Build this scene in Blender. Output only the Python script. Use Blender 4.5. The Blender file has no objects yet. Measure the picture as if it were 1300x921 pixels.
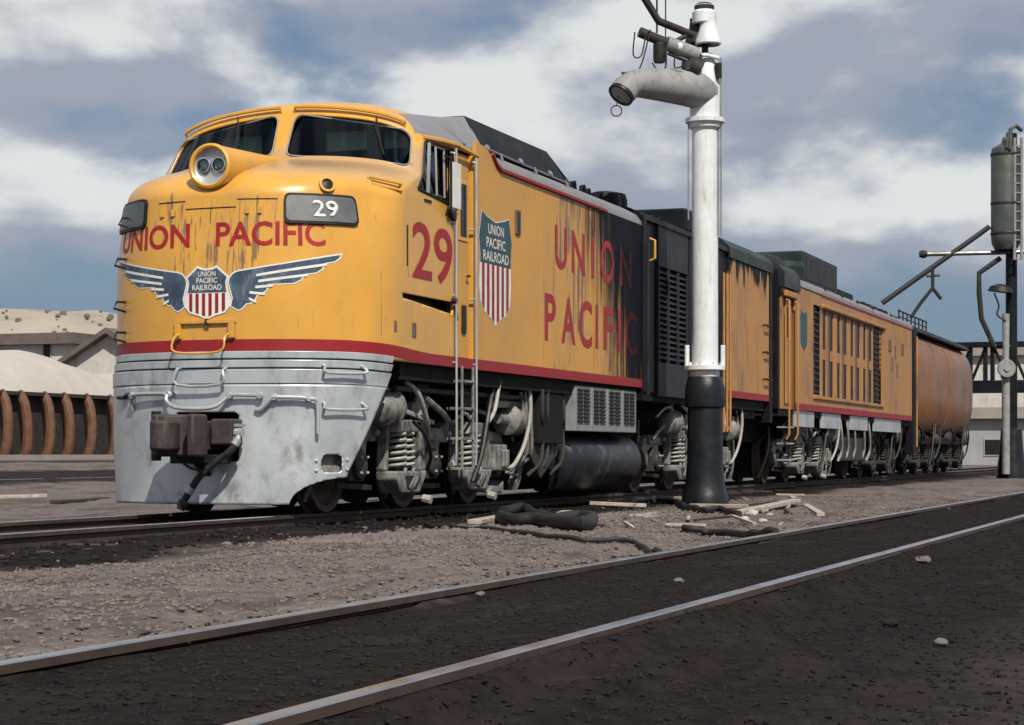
import bpy, bmesh, math, random
import numpy as np
from mathutils import Vector, noise
random.seed(7)
R = math.radians
S = bpy.context.scene
COL = S.collection

# ------------------------------------------------------------------ camera
# world frame: Y runs along the train (away), X across (+ = camera side), Z up from the rail top
F_PX, VX, VY = 2650.0, 1570.0, 575.0
TH = math.atan((VX - 650) / F_PX)
CAM = Vector((9.893, -21.945, 0.64))
cd = bpy.data.cameras.new('camera')
cam = bpy.data.objects.new('camera', cd)
COL.objects.link(cam)
cd.sensor_width = 36
cd.lens = 36 * F_PX / 1300
cd.shift_y = (VY - 460.5) / 1300
cd.clip_end = 6000
cam.location = CAM
cam.rotation_euler = (R(90), 0, TH)
S.camera = cam
FWD = Vector((-math.sin(TH), math.cos(TH), 0))
RGT = Vector((math.cos(TH), math.sin(TH), 0))

# ------------------------------------------------------------------ sky and sun
SUN_AZ = Vector((math.sin(R(37)), -math.cos(R(37)), 0))   # ground direction towards the sun
SUN_EL = R(47)
w = bpy.data.worlds.new('World')
S.world = w
w.use_nodes = True
nt = w.node_tree
nt.nodes.clear()


def N(t, typ, **kw):
    n = t.nodes.new(typ)
    for k, v in kw.items():
        if k.startswith('i_'):
            key = k[2:]
            key = int(key) if key.isdigit() else key.replace('_', ' ')
            n.inputs[key].default_value = v
        else:
            setattr(n, k, v)
    return n


def L(t, a, b):
    t.links.new(a, b)


def M(t, op, a, b=None, c=None, clamp=False):
    n = t.nodes.new('ShaderNodeMath')
    n.operation = op
    n.use_clamp = clamp
    for i, v in enumerate((a, b, c)):
        if v is None:
            continue
        if isinstance(v, (int, float)):
            n.inputs[i].default_value = v
        else:
            t.links.new(v, n.inputs[i])
    return n.outputs[0]


def MR(t, v, a, b, c=0.0, d=1.0, smooth=True):
    n = t.nodes.new('ShaderNodeMapRange')
    if smooth:
        n.interpolation_type = 'SMOOTHSTEP'
    t.links.new(v, n.inputs[0])
    for i, q in enumerate((a, b, c, d)):
        n.inputs[i + 1].default_value = q
    return n.outputs[0]


def MIX(t, f, a, b, mode='MIX'):
    n = t.nodes.new('ShaderNodeMix')
    n.data_type = 'RGBA'
    n.blend_type = mode
    for i, v in ((0, f), (6, a), (7, b)):
        if isinstance(v, (int, float)):
            n.inputs[i].default_value = v
        elif isinstance(v, tuple):
            n.inputs[i].default_value = (*v[:3], 1)
        else:
            t.links.new(v, n.inputs[i])
    return n.outputs[2]


def NOISE(t, vec, scale, detail=4, rough=.55, dist=0.0):
    n = N(t, 'ShaderNodeTexNoise')
    n.inputs['Scale'].default_value = scale
    n.inputs['Detail'].default_value = detail
    n.inputs['Roughness'].default_value = rough
    n.inputs['Distortion'].default_value = dist
    if vec is not None:
        t.links.new(vec, n.inputs['Vector'])
    return n.outputs[0]


def MAPV(t, vec, sc, loc=(0, 0, 0)):
    n = N(t, 'ShaderNodeMapping')
    n.inputs['Scale'].default_value = sc
    n.inputs['Location'].default_value = loc
    t.links.new(vec, n.inputs[0])
    return n.outputs[0]


sky = N(nt, 'ShaderNodeTexSky')
sky.sky_type = 'NISHITA'
sky.sun_disc = False
sky.sun_elevation = SUN_EL
sky.sun_rotation = math.atan2(SUN_AZ.x, SUN_AZ.y)
sky.air_density = 1.0
sky.dust_density = 0.6
tc = N(nt, 'ShaderNodeTexCoord')
dirv = tc.outputs['Generated']
sep = N(nt, 'ShaderNodeSeparateXYZ')
L(nt, dirv, sep.inputs[0])
CO = (12.1, 0.3, 6.6)
p1 = MAPV(nt, dirv, (1, 1, 1.9), CO)
p2 = MAPV(nt, dirv, (1, 1, 1.9), (CO[0] + SUN_AZ.x * .012, CO[1] + SUN_AZ.y * .012, CO[2] + .042))
d1 = NOISE(nt, p1, 6.2, 8, .50, .12)
d2 = NOISE(nt, p2, 6.2, 5, .50, .12)
elev = sep.outputs[2]
# a layer of broken cumulus that thins out into the slate-blue air low over the horizon
low = MR(nt, elev, .045, .115)
cov = M(nt, 'ADD', d1, M(nt, 'MULTIPLY', M(nt, 'SUBTRACT', low, 1.0), .16))
mask = MR(nt, cov, .32, .50)
shade = MR(nt, M(nt, 'SUBTRACT', d2, d1), -.10, .06)
cl = MIX(nt, shade, (10.6, 11.0, 11.0), (4.9, 5.4, 6.6))
nsk = MIX(nt, 1.0, sky.outputs[0], (.62, .74, .86), 'MULTIPLY')
hz = MR(nt, elev, 0.02, .20, 1.0, 0.0)
blue = MIX(nt, M(nt, 'MULTIPLY', hz, .95), nsk, (2.9, 3.95, 5.4))
skc = MIX(nt, mask, blue, cl)
bg = N(nt, 'ShaderNodeBackground')
bg.inputs[1].default_value = .070
L(nt, skc, bg.inputs[0])
ow = N(nt, 'ShaderNodeOutputWorld')
L(nt, bg.outputs[0], ow.inputs[0])

sl = bpy.data.lights.new('sun', 'SUN')
sl.energy = 5.0
sl.angle = R(.53)
sl.color = (1, .94, .83)
sun = bpy.data.objects.new('sun', sl)
COL.objects.link(sun)
sun.location = (30, -30, 40)
tos = SUN_AZ * math.cos(SUN_EL) + Vector((0, 0, math.sin(SUN_EL)))
sun.rotation_euler = tos.to_track_quat('Z', 'Y').to_euler()

S.view_settings.view_transform = 'Standard'
S.view_settings.look = 'None'
S.view_settings.exposure = 0.0
S.view_settings.gamma = 1.0
S.render.engine = 'CYCLES'
S.cycles.max_bounces = 6
S.cycles.use_denoising = True

# ------------------------------------------------------------------ materials
MATS = {}


def mat(name, col, rough=.6, metal=0.0, var=.15, vscale=3.0, bump=0.0, bscale=40.0, dirt=None, dirtamt=.5,
        dscale=(1.5, 1.5, .5), spec=.4, coat=0.0, extra=None):
    m = bpy.data.materials.new(name)
    m.use_nodes = True
    t = m.node_tree
    b = t.nodes['Principled BSDF']
    tcn = N(t, 'ShaderNodeTexCoord')
    ob = tcn.outputs['Object']
    n1 = NOISE(t, ob, vscale, 5, .6)
    f = MR(t, n1, .3, .7, 1 - var, 1 + var, False)
    c = N(t, 'ShaderNodeMix', data_type='RGBA', blend_type='MULTIPLY')
    c.inputs[0].default_value = 1
    c.inputs[6].default_value = (*col, 1)
    cmb = N(t, 'ShaderNodeCombineColor')
    for i in range(3):
        L(t, f, cmb.inputs[i])
    L(t, cmb.outputs[0], c.inputs[7])
    out = c.outputs[2]
    if dirt:
        n2 = NOISE(t, MAPV(t, ob, dscale), 2.2, 7, .68, .2)
        mk = MR(t, n2, .62 - .25 * dirtamt, .75)
        out = MIX(t, M(t, 'MULTIPLY', mk, min(1, dirtamt * 1.4)), out, dirt)
    if extra:
        out = extra(t, ob, out, b)
    L(t, out, b.inputs['Base Color'])
    b.inputs['Metallic'].default_value = metal
    rr = MR(t, n1, .3, .7, max(0.02, rough - .1), min(1, rough + .12), False)
    L(t, rr, b.inputs['Roughness'])
    b.inputs['Specular IOR Level'].default_value = spec
    b.inputs['Coat Weight'].default_value = coat
    b.inputs['Coat Roughness'].default_value = .25
    if bump:
        bn = N(t, 'ShaderNodeBump')
        bn.inputs['Strength'].default_value = 1
        bn.inputs['Distance'].default_value = bump
        L(t, NOISE(t, ob, bscale, 4, .6), bn.inputs['Height'])
        L(t, bn.outputs[0], b.inputs['Normal'])
    MATS[name] = m
    return m


def streaks(amount, y0, y1, soot=None):
    """drip streaks of oily grime on a painted side; soot = (y at z 4, slope) where the exhaust soot begins"""
    def f(t, ob, out, b):
        sp = N(t, 'ShaderNodeSeparateXYZ')
        L(t, ob, sp.inputs[0])
        X, Y, Z = sp.outputs
        st = NOISE(t, MAPV(t, ob, (5, 9, .55)), 1.6, 5, .7)
        zone = M(t, 'MULTIPLY', MR(t, Y, y0 - .9, y0 + .5), MR(t, Y, y1, y1 + 1.2, 1, 0))
        pt = MR(t, NOISE(t, MAPV(t, ob, (1, 1.1, .8)), 1.0, 3, .6), .36, .62)
        m1 = MR(t, M(t, 'ADD', st, M(t, 'MULTIPLY', M(t, 'MULTIPLY', zone, pt), amount * 1.35)), .66, .75)
        out = MIX(t, M(t, 'MULTIPLY', m1, .85), out, (.10, .075, .095))
        # fine overall dusting
        dn = NOISE(t, MAPV(t, ob, (2.5, 2.5, .9)), 1.3, 6, .7)
        out = MIX(t, MR(t, dn, .45, .8, 0, .38), out, (.30, .185, .12))
        # rust and scuffs as small flecks
        fl = NOISE(t, MAPV(t, ob, (14, 14, 6)), 1.0, 3, .6)
        out = MIX(t, MR(t, fl, .70, .75, 0, .8), out, (.13, .06, .035))
        if soot:
            e = M(t, 'SUBTRACT', Y, M(t, 'ADD', M(t, 'MULTIPLY', M(t, 'SUBTRACT', 4.0, Z), soot[1]), soot[0]))
            s1 = NOISE(t, MAPV(t, ob, (3, 6.5, .42)), 1.5, 6, .66)
            e2 = M(t, 'ADD', e, M(t, 'MULTIPLY', M(t, 'SUBTRACT', s1, .5), 4.6))
            sm = MR(t, e2, -1.0, .9)
            out = MIX(t, sm, out, (.007, .0068, .012))
            L(t, MR(t, sm, 0, 1, .4, .04), b.inputs['Specular IOR Level'])
        return out
    return f


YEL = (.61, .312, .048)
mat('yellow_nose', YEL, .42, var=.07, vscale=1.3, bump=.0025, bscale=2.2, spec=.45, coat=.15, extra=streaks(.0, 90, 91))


def nose_drips(t, ob, out, b):
    sp = N(t, 'ShaderNodeSeparateXYZ')
    L(t, ob, sp.inputs[0])
    X, Y, Z = sp.outputs
    out = streaks(0, 90, 91)(t, ob, out, b)
    st = NOISE(t, MAPV(t, ob, (11, 3, 1.1), (4.1, 0, 2.2)), 1.5, 4, .65)
    zn = M(t, 'MULTIPLY', MR(t, Z, 2.0, 2.5), MR(t, Z, 3.2, 3.35, 1, 0))
    xn = M(t, 'MULTIPLY', MR(t, X, -1.1, -.5), MR(t, X, .5, .9, 1, 0))
    m1 = MR(t, M(t, 'ADD', st, M(t, 'MULTIPLY', M(t, 'MULTIPLY', zn, xn), .17)), .69, .76)
    out = MIX(t, M(t, 'MULTIPLY', m1, .8), out, (.14, .085, .07))
    m2 = M(t, 'MULTIPLY', MR(t, Z, 3.42, 3.62), MR(t, Z, 3.9, 4.05, 1, 0))
    out = MIX(t, M(t, 'MULTIPLY', m2, M(t, 'MULTIPLY', MR(t, Y, -2.6, -2.2), .55)), out, (.30, .24, .20))
    ax_ = M(t, 'ABSOLUTE', X)
    e1 = M(t, 'ADD', M(t, 'SUBTRACT', ax_, 1.10), M(t, 'MULTIPLY', M(t, 'MAXIMUM', M(t, 'ADD', Y, .3), 0.0), .25))
    e2 = M(t, 'SUBTRACT', M(t, 'ADD', Y, .83), M(t, 'MULTIPLY', M(t, 'SUBTRACT', 1.45, ax_), .9))
    rm = MR(t, M(t, 'MINIMUM', M(t, 'MINIMUM', e1, e2), M(t, 'SUBTRACT', Z, 4.11)), 0.0, .025)
    out = MIX(t, rm, out, (.185, .175, .180))
    return out


mat('yellow_front', YEL, .36, var=.09, vscale=1.3, bump=.004, bscale=2.4, coat=.4, extra=nose_drips)
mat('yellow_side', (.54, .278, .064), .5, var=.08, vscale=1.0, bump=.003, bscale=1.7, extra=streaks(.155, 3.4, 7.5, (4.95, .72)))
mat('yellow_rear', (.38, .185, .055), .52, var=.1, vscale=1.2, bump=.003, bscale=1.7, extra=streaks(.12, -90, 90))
def top_soot(t, ob, out, b):
    out = streaks(.12, -90, 90)(t, ob, out, b)
    sp = N(t, 'ShaderNodeSeparateXYZ')
    L(t, ob, sp.inputs[0])
    X, Y, Z = sp.outputs
    s1 = NOISE(t, MAPV(t, ob, (3, 3.2, .35)), 1.4, 5, .6)
    e = M(t, 'ADD', M(t, 'SUBTRACT', Z, 3.80), M(t, 'MULTIPLY', M(t, 'SUBTRACT', s1, .5), 2.4))
    sm = MR(t, e, -.05, .12)
    L(t, MR(t, sm, 0, 1, .4, .06), b.inputs['Specular IOR Level'])
    return MIX(t, sm, out, (.010, .012, .013))


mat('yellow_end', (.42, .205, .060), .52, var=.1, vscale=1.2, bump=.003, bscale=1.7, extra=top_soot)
mat('rust_door', (.13, .052, .028), .6, var=.25, vscale=3, dirt=(.03, .018, .014), dirtamt=.6, dscale=(3, 3, .6))
mat('orange_tank', (.205, .085, .032), .36, var=.12, vscale=.6, bump=.002, bscale=.8, dirt=(.10, .040, .024), dirtamt=.6, dscale=(.5, .25, .8))
mat('red', (.25, .012, .016), .5, var=.15, dirt=(.12, .02, .02), dirtamt=.35)
mat('red_letter', (.30, .010, .016), .5, var=.2, vscale=9, dirt=(.19, .10, .08), dirtamt=.25, dscale=(6, 6, 1.2))


def letter_soot(t, ob, out, b):
    sp = N(t, 'ShaderNodeSeparateXYZ')
    L(t, ob, sp.inputs[0])
    X, Y, Z = sp.outputs
    st = NOISE(t, MAPV(t, ob, (5, 9, .55)), 1.6, 5, .7)
    m1 = MR(t, M(t, 'ADD', st, .07), .62, .72)
    out = MIX(t, M(t, 'MULTIPLY', m1, .75), out, (.12, .08, .10))
    e = M(t, 'SUBTRACT', Y, M(t, 'ADD', M(t, 'MULTIPLY', M(t, 'SUBTRACT', 4.0, Z), .48), 5.5))
    s1 = NOISE(t, MAPV(t, ob, (3, 6.5, .42)), 1.5, 6, .66)
    sm = MR(t, M(t, 'ADD', e, M(t, 'MULTIPLY', M(t, 'SUBTRACT', s1, .5), 2.2)), .1, .9)
    L(t, MR(t, sm, 0, 1, .4, .04), b.inputs['Specular IOR Level'])
    return MIX(t, M(t, 'MULTIPLY', sm, .93), out, (.020, .008, .011))


mat('red_side_letter', (.30, .010, .016), .5, var=.2, vscale=9, extra=letter_soot)
mat('white', (.66, .66, .63), .5, var=.08, vscale=8, dirt=(.4, .36, .3), dirtamt=.3, dscale=(5, 5, 2))
mat('white_column', (.64, .67, .68), .42, var=.08, vscale=3, bump=.004, bscale=24, dirt=(.33, .28, .22), dirtamt=.5, dscale=(5, 5, .7))
mat('shield_white', (.66, .62, .55), .5, var=.1, vscale=8)
mat('navy', (.040, .066, .105), .5, var=.3, vscale=6, dirt=(.17, .20, .24), dirtamt=.7, dscale=(4, 4, 2))
mat('teal', (.022, .065, .085), .5, var=.2, vscale=5, dirt=(.08, .11, .12), dirtamt=.3)
mat('silver', (.50, .53, .55), .38, metal=.45, var=.16, vscale=1.3, bump=.005, bscale=2.6, dirt=(.17, .165, .165), dirtamt=.6, dscale=(1.6, 1.6, .9))
mat('silver_bar', (.40, .42, .44), .4, metal=.4, var=.15)
mat('chrome', (.75, .76, .78), .16, metal=1.0, var=.03)
mat('reflector', (.55, .56, .58), .35, metal=.8, var=.05)
mat('black', (.006, .006, .007), .5, var=.3)
mat('rubber', (.014, .013, .014), .6, var=.3, vscale=12)
mat('dark_steel', (.016, .015, .017), .55, metal=.2, var=.4, vscale=4, dirt=(.05, .038, .032), dirtamt=.35)
mat('underframe', (.008, .007, .008), .8, var=.4, vscale=3, spec=.2, dirt=(.025, .02, .018), dirtamt=.3)
mat('coupler_steel', (.055, .044, .042), .65, metal=.2, var=.35, vscale=6, bump=.006, bscale=14, dirt=(.03, .025, .025), dirtamt=.5, dscale=(4, 4, 4))
mat('truck_grey', (.22, .21, .20), .55, var=.35, vscale=5, bump=.005, bscale=18, dirt=(.014, .012, .012), dirtamt=.95, dscale=(4, 4, 2.5))
mat('truck_dark', (.035, .031, .030), .65, var=.35, vscale=4, bump=.004, bscale=18, dirt=(.02, .018, .018), dirtamt=.7, dscale=(4, 4, 3))
mat('spring', (.34, .32, .30), .55, var=.25, vscale=9, dirt=(.05, .04, .04), dirtamt=.4, dscale=(8, 8, 8))
mat('wheel', (.085, .058, .046), .6, metal=.2, var=.3, vscale=5)
mat('tread', (.45, .45, .46), .3, metal=.9, var=.1)
mat('roof_grey', (.185, .185, .195), .5, var=.15, vscale=2, bump=.003, bscale=2, dirt=(.06, .055, .06), dirtamt=.5, dscale=(1.2, .6, 1.2))
mat('roof_dark', (.009, .010, .012), .5, var=.35, vscale=2, spec=.12, dirt=(.03, .03, .033), dirtamt=.3)
mat('roof_green', (.014, .022, .022), .5, var=.3, vscale=2, spec=.3, dirt=(.04, .05, .05), dirtamt=.4)
mat('panel_grey', (.030, .028, .036), .5, var=.25, vscale=2, spec=.12, dirt=(.010, .009, .011), dirtamt=.6, dscale=(2, 2, .6))
mat('panel_black', (.009, .008, .011), .5, var=.35, vscale=2, spec=.12, dirt=(.035, .025, .022), dirtamt=.3, dscale=(3, 5, .5))
mat('grille', (.22, .235, .23), .55, var=.15, vscale=5, dirt=(.09, .09, .09), dirtamt=.5, dscale=(3, 3, 1))
mat('fuel_tank', (.009, .011, .015), .38, var=.4, vscale=3, bump=.004, bscale=8, dirt=(.16, .19, .21), dirtamt=.4, dscale=(1, 1.1, 2.2))
mat('column_black', (.008, .010, .013), .38, var=.3, vscale=4, spec=.35, bump=.004, bscale=16, dirt=(.03, .03, .03), dirtamt=.3, dscale=(3, 3, .7))
mat('column_grey', (.24, .24, .245), .6, var=.2, vscale=3, bump=.004, bscale=20, dirt=(.13, .12, .11), dirtamt=.6, dscale=(3, 3, 3))
mat('iron', (.03, .028, .027), .6, metal=.3, var=.35, vscale=9)
mat('tower_metal', (.10, .11, .10), .42, metal=.5, var=.2, vscale=2, dirt=(.06, .05, .04), dirtamt=.4, dscale=(3, 3, .6))
mat('rust_post', (.13, .060, .034), .7, var=.3, vscale=4, bump=.006, bscale=12, dirt=(.05, .03, .02), dirtamt=.5, dscale=(2, 2, 1))
mat('dark_wood', (.028, .022, .020), .8, var=.4, vscale=5)
mat('sand', (.40, .36, .335), .95, var=.07, vscale=1.5, bump=.02, bscale=3)
mat('wall_white', (.50, .47, .44), .85, var=.15, vscale=1.0, dirt=(.20, .17, .15), dirtamt=.5, dscale=(.8, .8, .25))
mat('wall_grey', (.30, .29, .30), .8, var=.12, vscale=1.0)
mat('roof_brown', (.12, .095, .085), .8, var=.2, vscale=1.5)
mat('roof_pale', (.27, .235, .21), .8, var=.15, vscale=1.0)
mat('plank', (.36, .31, .27), .85, var=.3, vscale=5, bump=.006, bscale=25, dirt=(.09, .07, .06), dirtamt=.5, dscale=(3, 3, 3))
mat('tie_wood', (.045, .034, .028), .9, var=.35, vscale=6, bump=.01, bscale=20)
mat('rail_side', (.060, .040, .034), .7, metal=.2, var=.3, vscale=4)
mat('rail_head', (.42, .43, .46), .30, metal=.95, var=.15, vscale=3, dirt=(.10, .08, .08), dirtamt=.35, dscale=(2, .6, 2))
mat('rubble', (.38, .35, .33), .9, var=.3, vscale=6, bump=.01, bscale=20)
mat('paper', (.70, .68, .62), .8, var=.1)
mat('stone', (.125, .104, .097), .9, var=.4, vscale=1.4)
mat('oily_stone', (.013, .0105, .011), .7, var=.6, vscale=1.4, spec=.15)
mat('straw', (.17, .142, .115), .9, var=.35, vscale=3)
mat('scrub', (.13, .105, .075), .8, var=.35, vscale=8)
mat('visor', (.50, .66, .56), .5, var=.05)
mat('cab_inside', (.045, .055, .050), .8, var=.2)
mat('board_dark', (.17, .175, .18), .50, metal=.85, var=.2, vscale=2)
mat('board_light', (.55, .56, .56), .4, metal=.2, var=.1, vscale=2)

g = bpy.data.materials.new('glass')
g.use_nodes = True
t = g.node_tree
b = t.nodes['Principled BSDF']
t.nodes.remove(b)
gl = N(t, 'ShaderNodeBsdfGlossy')
gl.inputs['Roughness'].default_value = .03
gl.inputs['Color'].default_value = (.8, .85, .9, 1)
tr = N(t, 'ShaderNodeBsdfTransparent')
tr.inputs['Color'].default_value = (.52, .60, .58, 1)
fr = N(t, 'ShaderNodeFresnel')
fr.inputs[0].default_value = 1.5
mx = N(t, 'ShaderNodeMixShader')
L(t, fr.outputs[0], mx.inputs[0])
L(t, tr.outputs[0], mx.inputs[1])
L(t, gl.outputs[0], mx.inputs[2])
L(t, mx.outputs[0], t.nodes['Material Output'].inputs[0])
MATS['glass'] = g


# ------------------------------------------------------------------ mesh builder
class G:
    def __init__(s):
        s.v = []
        s.f = []

    def add(s, vs, fs):
        o = len(s.v)
        s.v += [tuple(p) for p in vs]
        s.f += [tuple(i + o for i in q) for q in fs]
        return s

    def box(s, x0, x1, y0, y1, z0, z1):
        v = [(x, y, z) for z in (z0, z1) for y in (y0, y1) for x in (x0, x1)]
        return s.add(v, [(0, 2, 3, 1), (4, 5, 7, 6), (0, 1, 5, 4), (2, 6, 7, 3), (0, 4, 6, 2), (1, 3, 7, 5)])

    def bar(s, a, b, wx, wy, up=(0, 0, 1)):
        """a square bar from a to b"""
        a, b = Vector(a), Vector(b)
        d = (b - a).normalized()
        u = Vector(up)
        if abs(d.dot(u)) > .95:
            u = Vector((1, 0, 0))
        p = d.cross(u).normalized()
        q = p.cross(d).normalized()
        vs = [e + p * sx * wx / 2 + q * sy * wy / 2 for e in (a, b) for sx, sy in ((-1, -1), (1, -1), (1, 1), (-1, 1))]
        return s.add(vs, [(0, 1, 2, 3), (7, 6, 5, 4), (0, 4, 5, 1), (1, 5, 6, 2), (2, 6, 7, 3), (3, 7, 4, 0)])

    def tube(s, pts, r, n=8, closed=False):
        pts = [Vector(p) for p in pts]
        rs = r if isinstance(r, (list, tuple)) else [r] * len(pts)
        rings = []
        pn = None
        for i, p in enumerate(pts):
            if closed:
                d = pts[(i + 1) % len(pts)] - pts[i - 1]
            else:
                d = pts[min(i + 1, len(pts) - 1)] - pts[max(i - 1, 0)]
            d.normalize()
            if pn is None:
                u = Vector((0, 0, 1)) if abs(d.z) < .9 else Vector((1, 0, 0))
                pn = (u - d * u.dot(d)).normalized()
            else:
                pn = (pn - d * pn.dot(d)).normalized()
            q = d.cross(pn)
            rings.append([p + (pn * math.cos(a) + q * math.sin(a)) * rs[i] for a in [2 * math.pi * k / n for k in range(n)]])
        o = len(s.v)
        for rg in rings:
            s.v += [tuple(p) for p in rg]
        m = len(rings)
        for i in range(m if closed else m - 1):
            j = (i + 1) % m
            for k in range(n):
                k2 = (k + 1) % n
                s.f.append((o + i * n + k, o + i * n + k2, o + j * n + k2, o + j * n + k))
        if not closed:
            s.f.append(tuple(o + k for k in reversed(range(n))))
            s.f.append(tuple(o + (m - 1) * n + k for k in range(n)))
        return s

    def lathe(s, prof, org, axis=(0, 0, 1), n=24, cap=True):
        """prof = [(radius, height along axis)]"""
        ax = Vector(axis).normalized()
        u = Vector((0, 0, 1)) if abs(ax.z) < .9 else Vector((1, 0, 0))
        p = (u - ax * u.dot(ax)).normalized()
        q = ax.cross(p)
        o = len(s.v)
        org = Vector(org)
        for r, h in prof:
            for k in range(n):
                a = 2 * math.pi * k / n
                s.v.append(tuple(org + ax * h + (p * math.cos(a) + q * math.sin(a)) * r))
        m = len(prof)
        for i in range(m - 1):
            for k in range(n):
                k2 = (k + 1) % n
                s.f.append((o + i * n + k, o + i * n + k2, o + (i + 1) * n + k2, o + (i + 1) * n + k))
        if cap:
            s.f.append(tuple(o + k for k in reversed(range(n))))
            s.f.append(tuple(o + (m - 1) * n + k for k in range(n)))
        return s

    def prism(s, poly, a, b, plane='YZ'):
        """poly in 2D, extruded from a to b along the third axis"""
        def P(u, v, w_):
            return {'YZ': (w_, u, v), 'XZ': (u, w_, v), 'XY': (u, v, w_)}[plane]
        n = len(poly)
        vs = [P(u, v, a) for u, v in poly] + [P(u, v, b) for u, v in poly]
        fs = [tuple(range(n))[::-1], tuple(range(n, 2 * n))]
        fs += [(i, (i + 1) % n, n + (i + 1) % n, n + i) for i in range(n)]
        return s.add(vs, fs)

    def mesh(s, name, m, smooth=True, ang=35):
        me = bpy.data.meshes.new(name)
        me.from_pydata(s.v, [], s.f)
        bm = bmesh.new()
        bm.from_mesh(me)
        bmesh.ops.recalc_face_normals(bm, faces=bm.faces)
        bm.to_mesh(me)
        bm.free()
        me.materials.append(MATS[m])
        if smooth:
            me.shade_smooth()
            me.set_sharp_from_angle(angle=R(ang))
        return me

    def obj(s, name, m, parent=None, smooth=True, bevel=0, loc=None, ang=35):
        o = bpy.data.objects.new(name, s.mesh(name, m, smooth, ang))
        COL.objects.link(o)
        if parent is not None:
            o.parent = parent
        if loc is not None:
            o.location = loc
        if bevel:
            md = o.modifiers.new('bevel', 'BEVEL')
            md.width = bevel
            md.segments = 2
            md.limit_method = 'ANGLE'
            md.harden_normals = False
        return o


def tag(o, label=None, cat=None, group=None, kind=None):
    if label:
        o['label'] = label
    if cat:
        o['category'] = cat
    if group:
        o['group'] = group
    if kind:
        o['kind'] = kind
    return o


def empty(name, loc, label, cat, group=None):
    o = bpy.data.objects.new(name, None)
    COL.objects.link(o)
    o.location = loc
    o.empty_display_size = .2
    return tag(o, label, cat, group)


def dupe(src, parent, loc=None, rotz=None):
    c = src.copy()
    COL.objects.link(c)
    c.parent = parent
    if loc is not None:
        c.location = loc
    if rotz is not None:
        c.rotation_euler = (0, 0, rotz)
    for ch in src.children:
        d = ch.copy()
        COL.objects.link(d)
        d.parent = c
    return c


def spl(pts, n=6):
    """Catmull-Rom through the points"""
    P = [Vector(p) for p in pts]
    P = [P[0] * 2 - P[1]] + P + [P[-1] * 2 - P[-2]]
    out = []
    for i in range(1, len(P) - 2):
        a, b_, c, d = P[i - 1:i + 3]
        for k in range(n):
            u = k / n
            out.append(.5 * ((2 * b_) + (c - a) * u + (2 * a - 5 * b_ + 4 * c - d) * u * u + (3 * b_ - a - 3 * c + d) * u ** 3))
    out.append(P[-2])
    return out


# ------------------------------------------------------------------ ground
NT_C = lambda y: 6.67 + (y + 14.8) * .0092        # centre line of the near track
RZ2 = -.08                                         # its rail top


def gheight(x, y):
    h = -.19
    d1 = abs(x)
    c = NT_C(y)
    d2 = abs(x - c)
    far = max(0, min(1, (-x - 6) / 16))
    h += .62 * far * far * (3 - 2 * far)
    kk = max(0, min(1, (d1 - 1.1) / 1.1))
    h += .075 * (1 - kk * kk * (3 - 2 * kk))
    n = noise.noise((x * .45, y * .3, 3.1)) * .06 + noise.noise((x * 1.7, y * 1.3, 7.7)) * .022 + noise.noise((x * 5.1, y * 3.1, 1.7)) * .016 + noise.noise((x * 11, y * 8, 5.7)) * .007
    k = min(1, max(0, (d1 - 1.0) / .8)) * min(1, max(0, (d2 - .9) / .5))
    dd = math.hypot(x - CAM.x, y - CAM.y)
    if dd < 55 and abs(x) < 30:
        h += n * (.35 + .65 * k)
        if d2 < 1.25:
            h += .03
        if d2 < .95:
            h += .045 - .02 * (d2 < .72)
        if 1.9 < x < 4.9:      # low bank of spilled gravel between the tracks
            h += .05 * math.sin((x - 1.9) / 3 * math.pi) + .02
        if x > c + .9:
            h -= .02 + .03 * min(1, (x - c - .9))
    return h


def axis_pts(segs):
    out = []
    for a, b_, st in segs:
        out += list(np.arange(a, b_, st))
    out.append(segs[-1][1])
    return out


gx = axis_pts([(-900, -100, 100), (-100, -30, 10), (-30, -6, 1.5), (-6, -1, .35), (-1, 9.6, .075), (9.6, 13, .4), (13, 60, 6), (60, 900, 120)])
gy = axis_pts([(-60, -18, 6), (-18, -4, .085), (-4, 22, .16), (22, 60, 1.2), (60, 160, 8), (160, 2600, 160)])
vs = [(x, y, gheight(x, y)) for y in gy for x in gx]
nx = len(gx)
fs = [(j * nx + i, j * nx + i + 1, (j + 1) * nx + i + 1, (j + 1) * nx + i) for j in range(len(gy) - 1) for i in range(nx - 1)]


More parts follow.
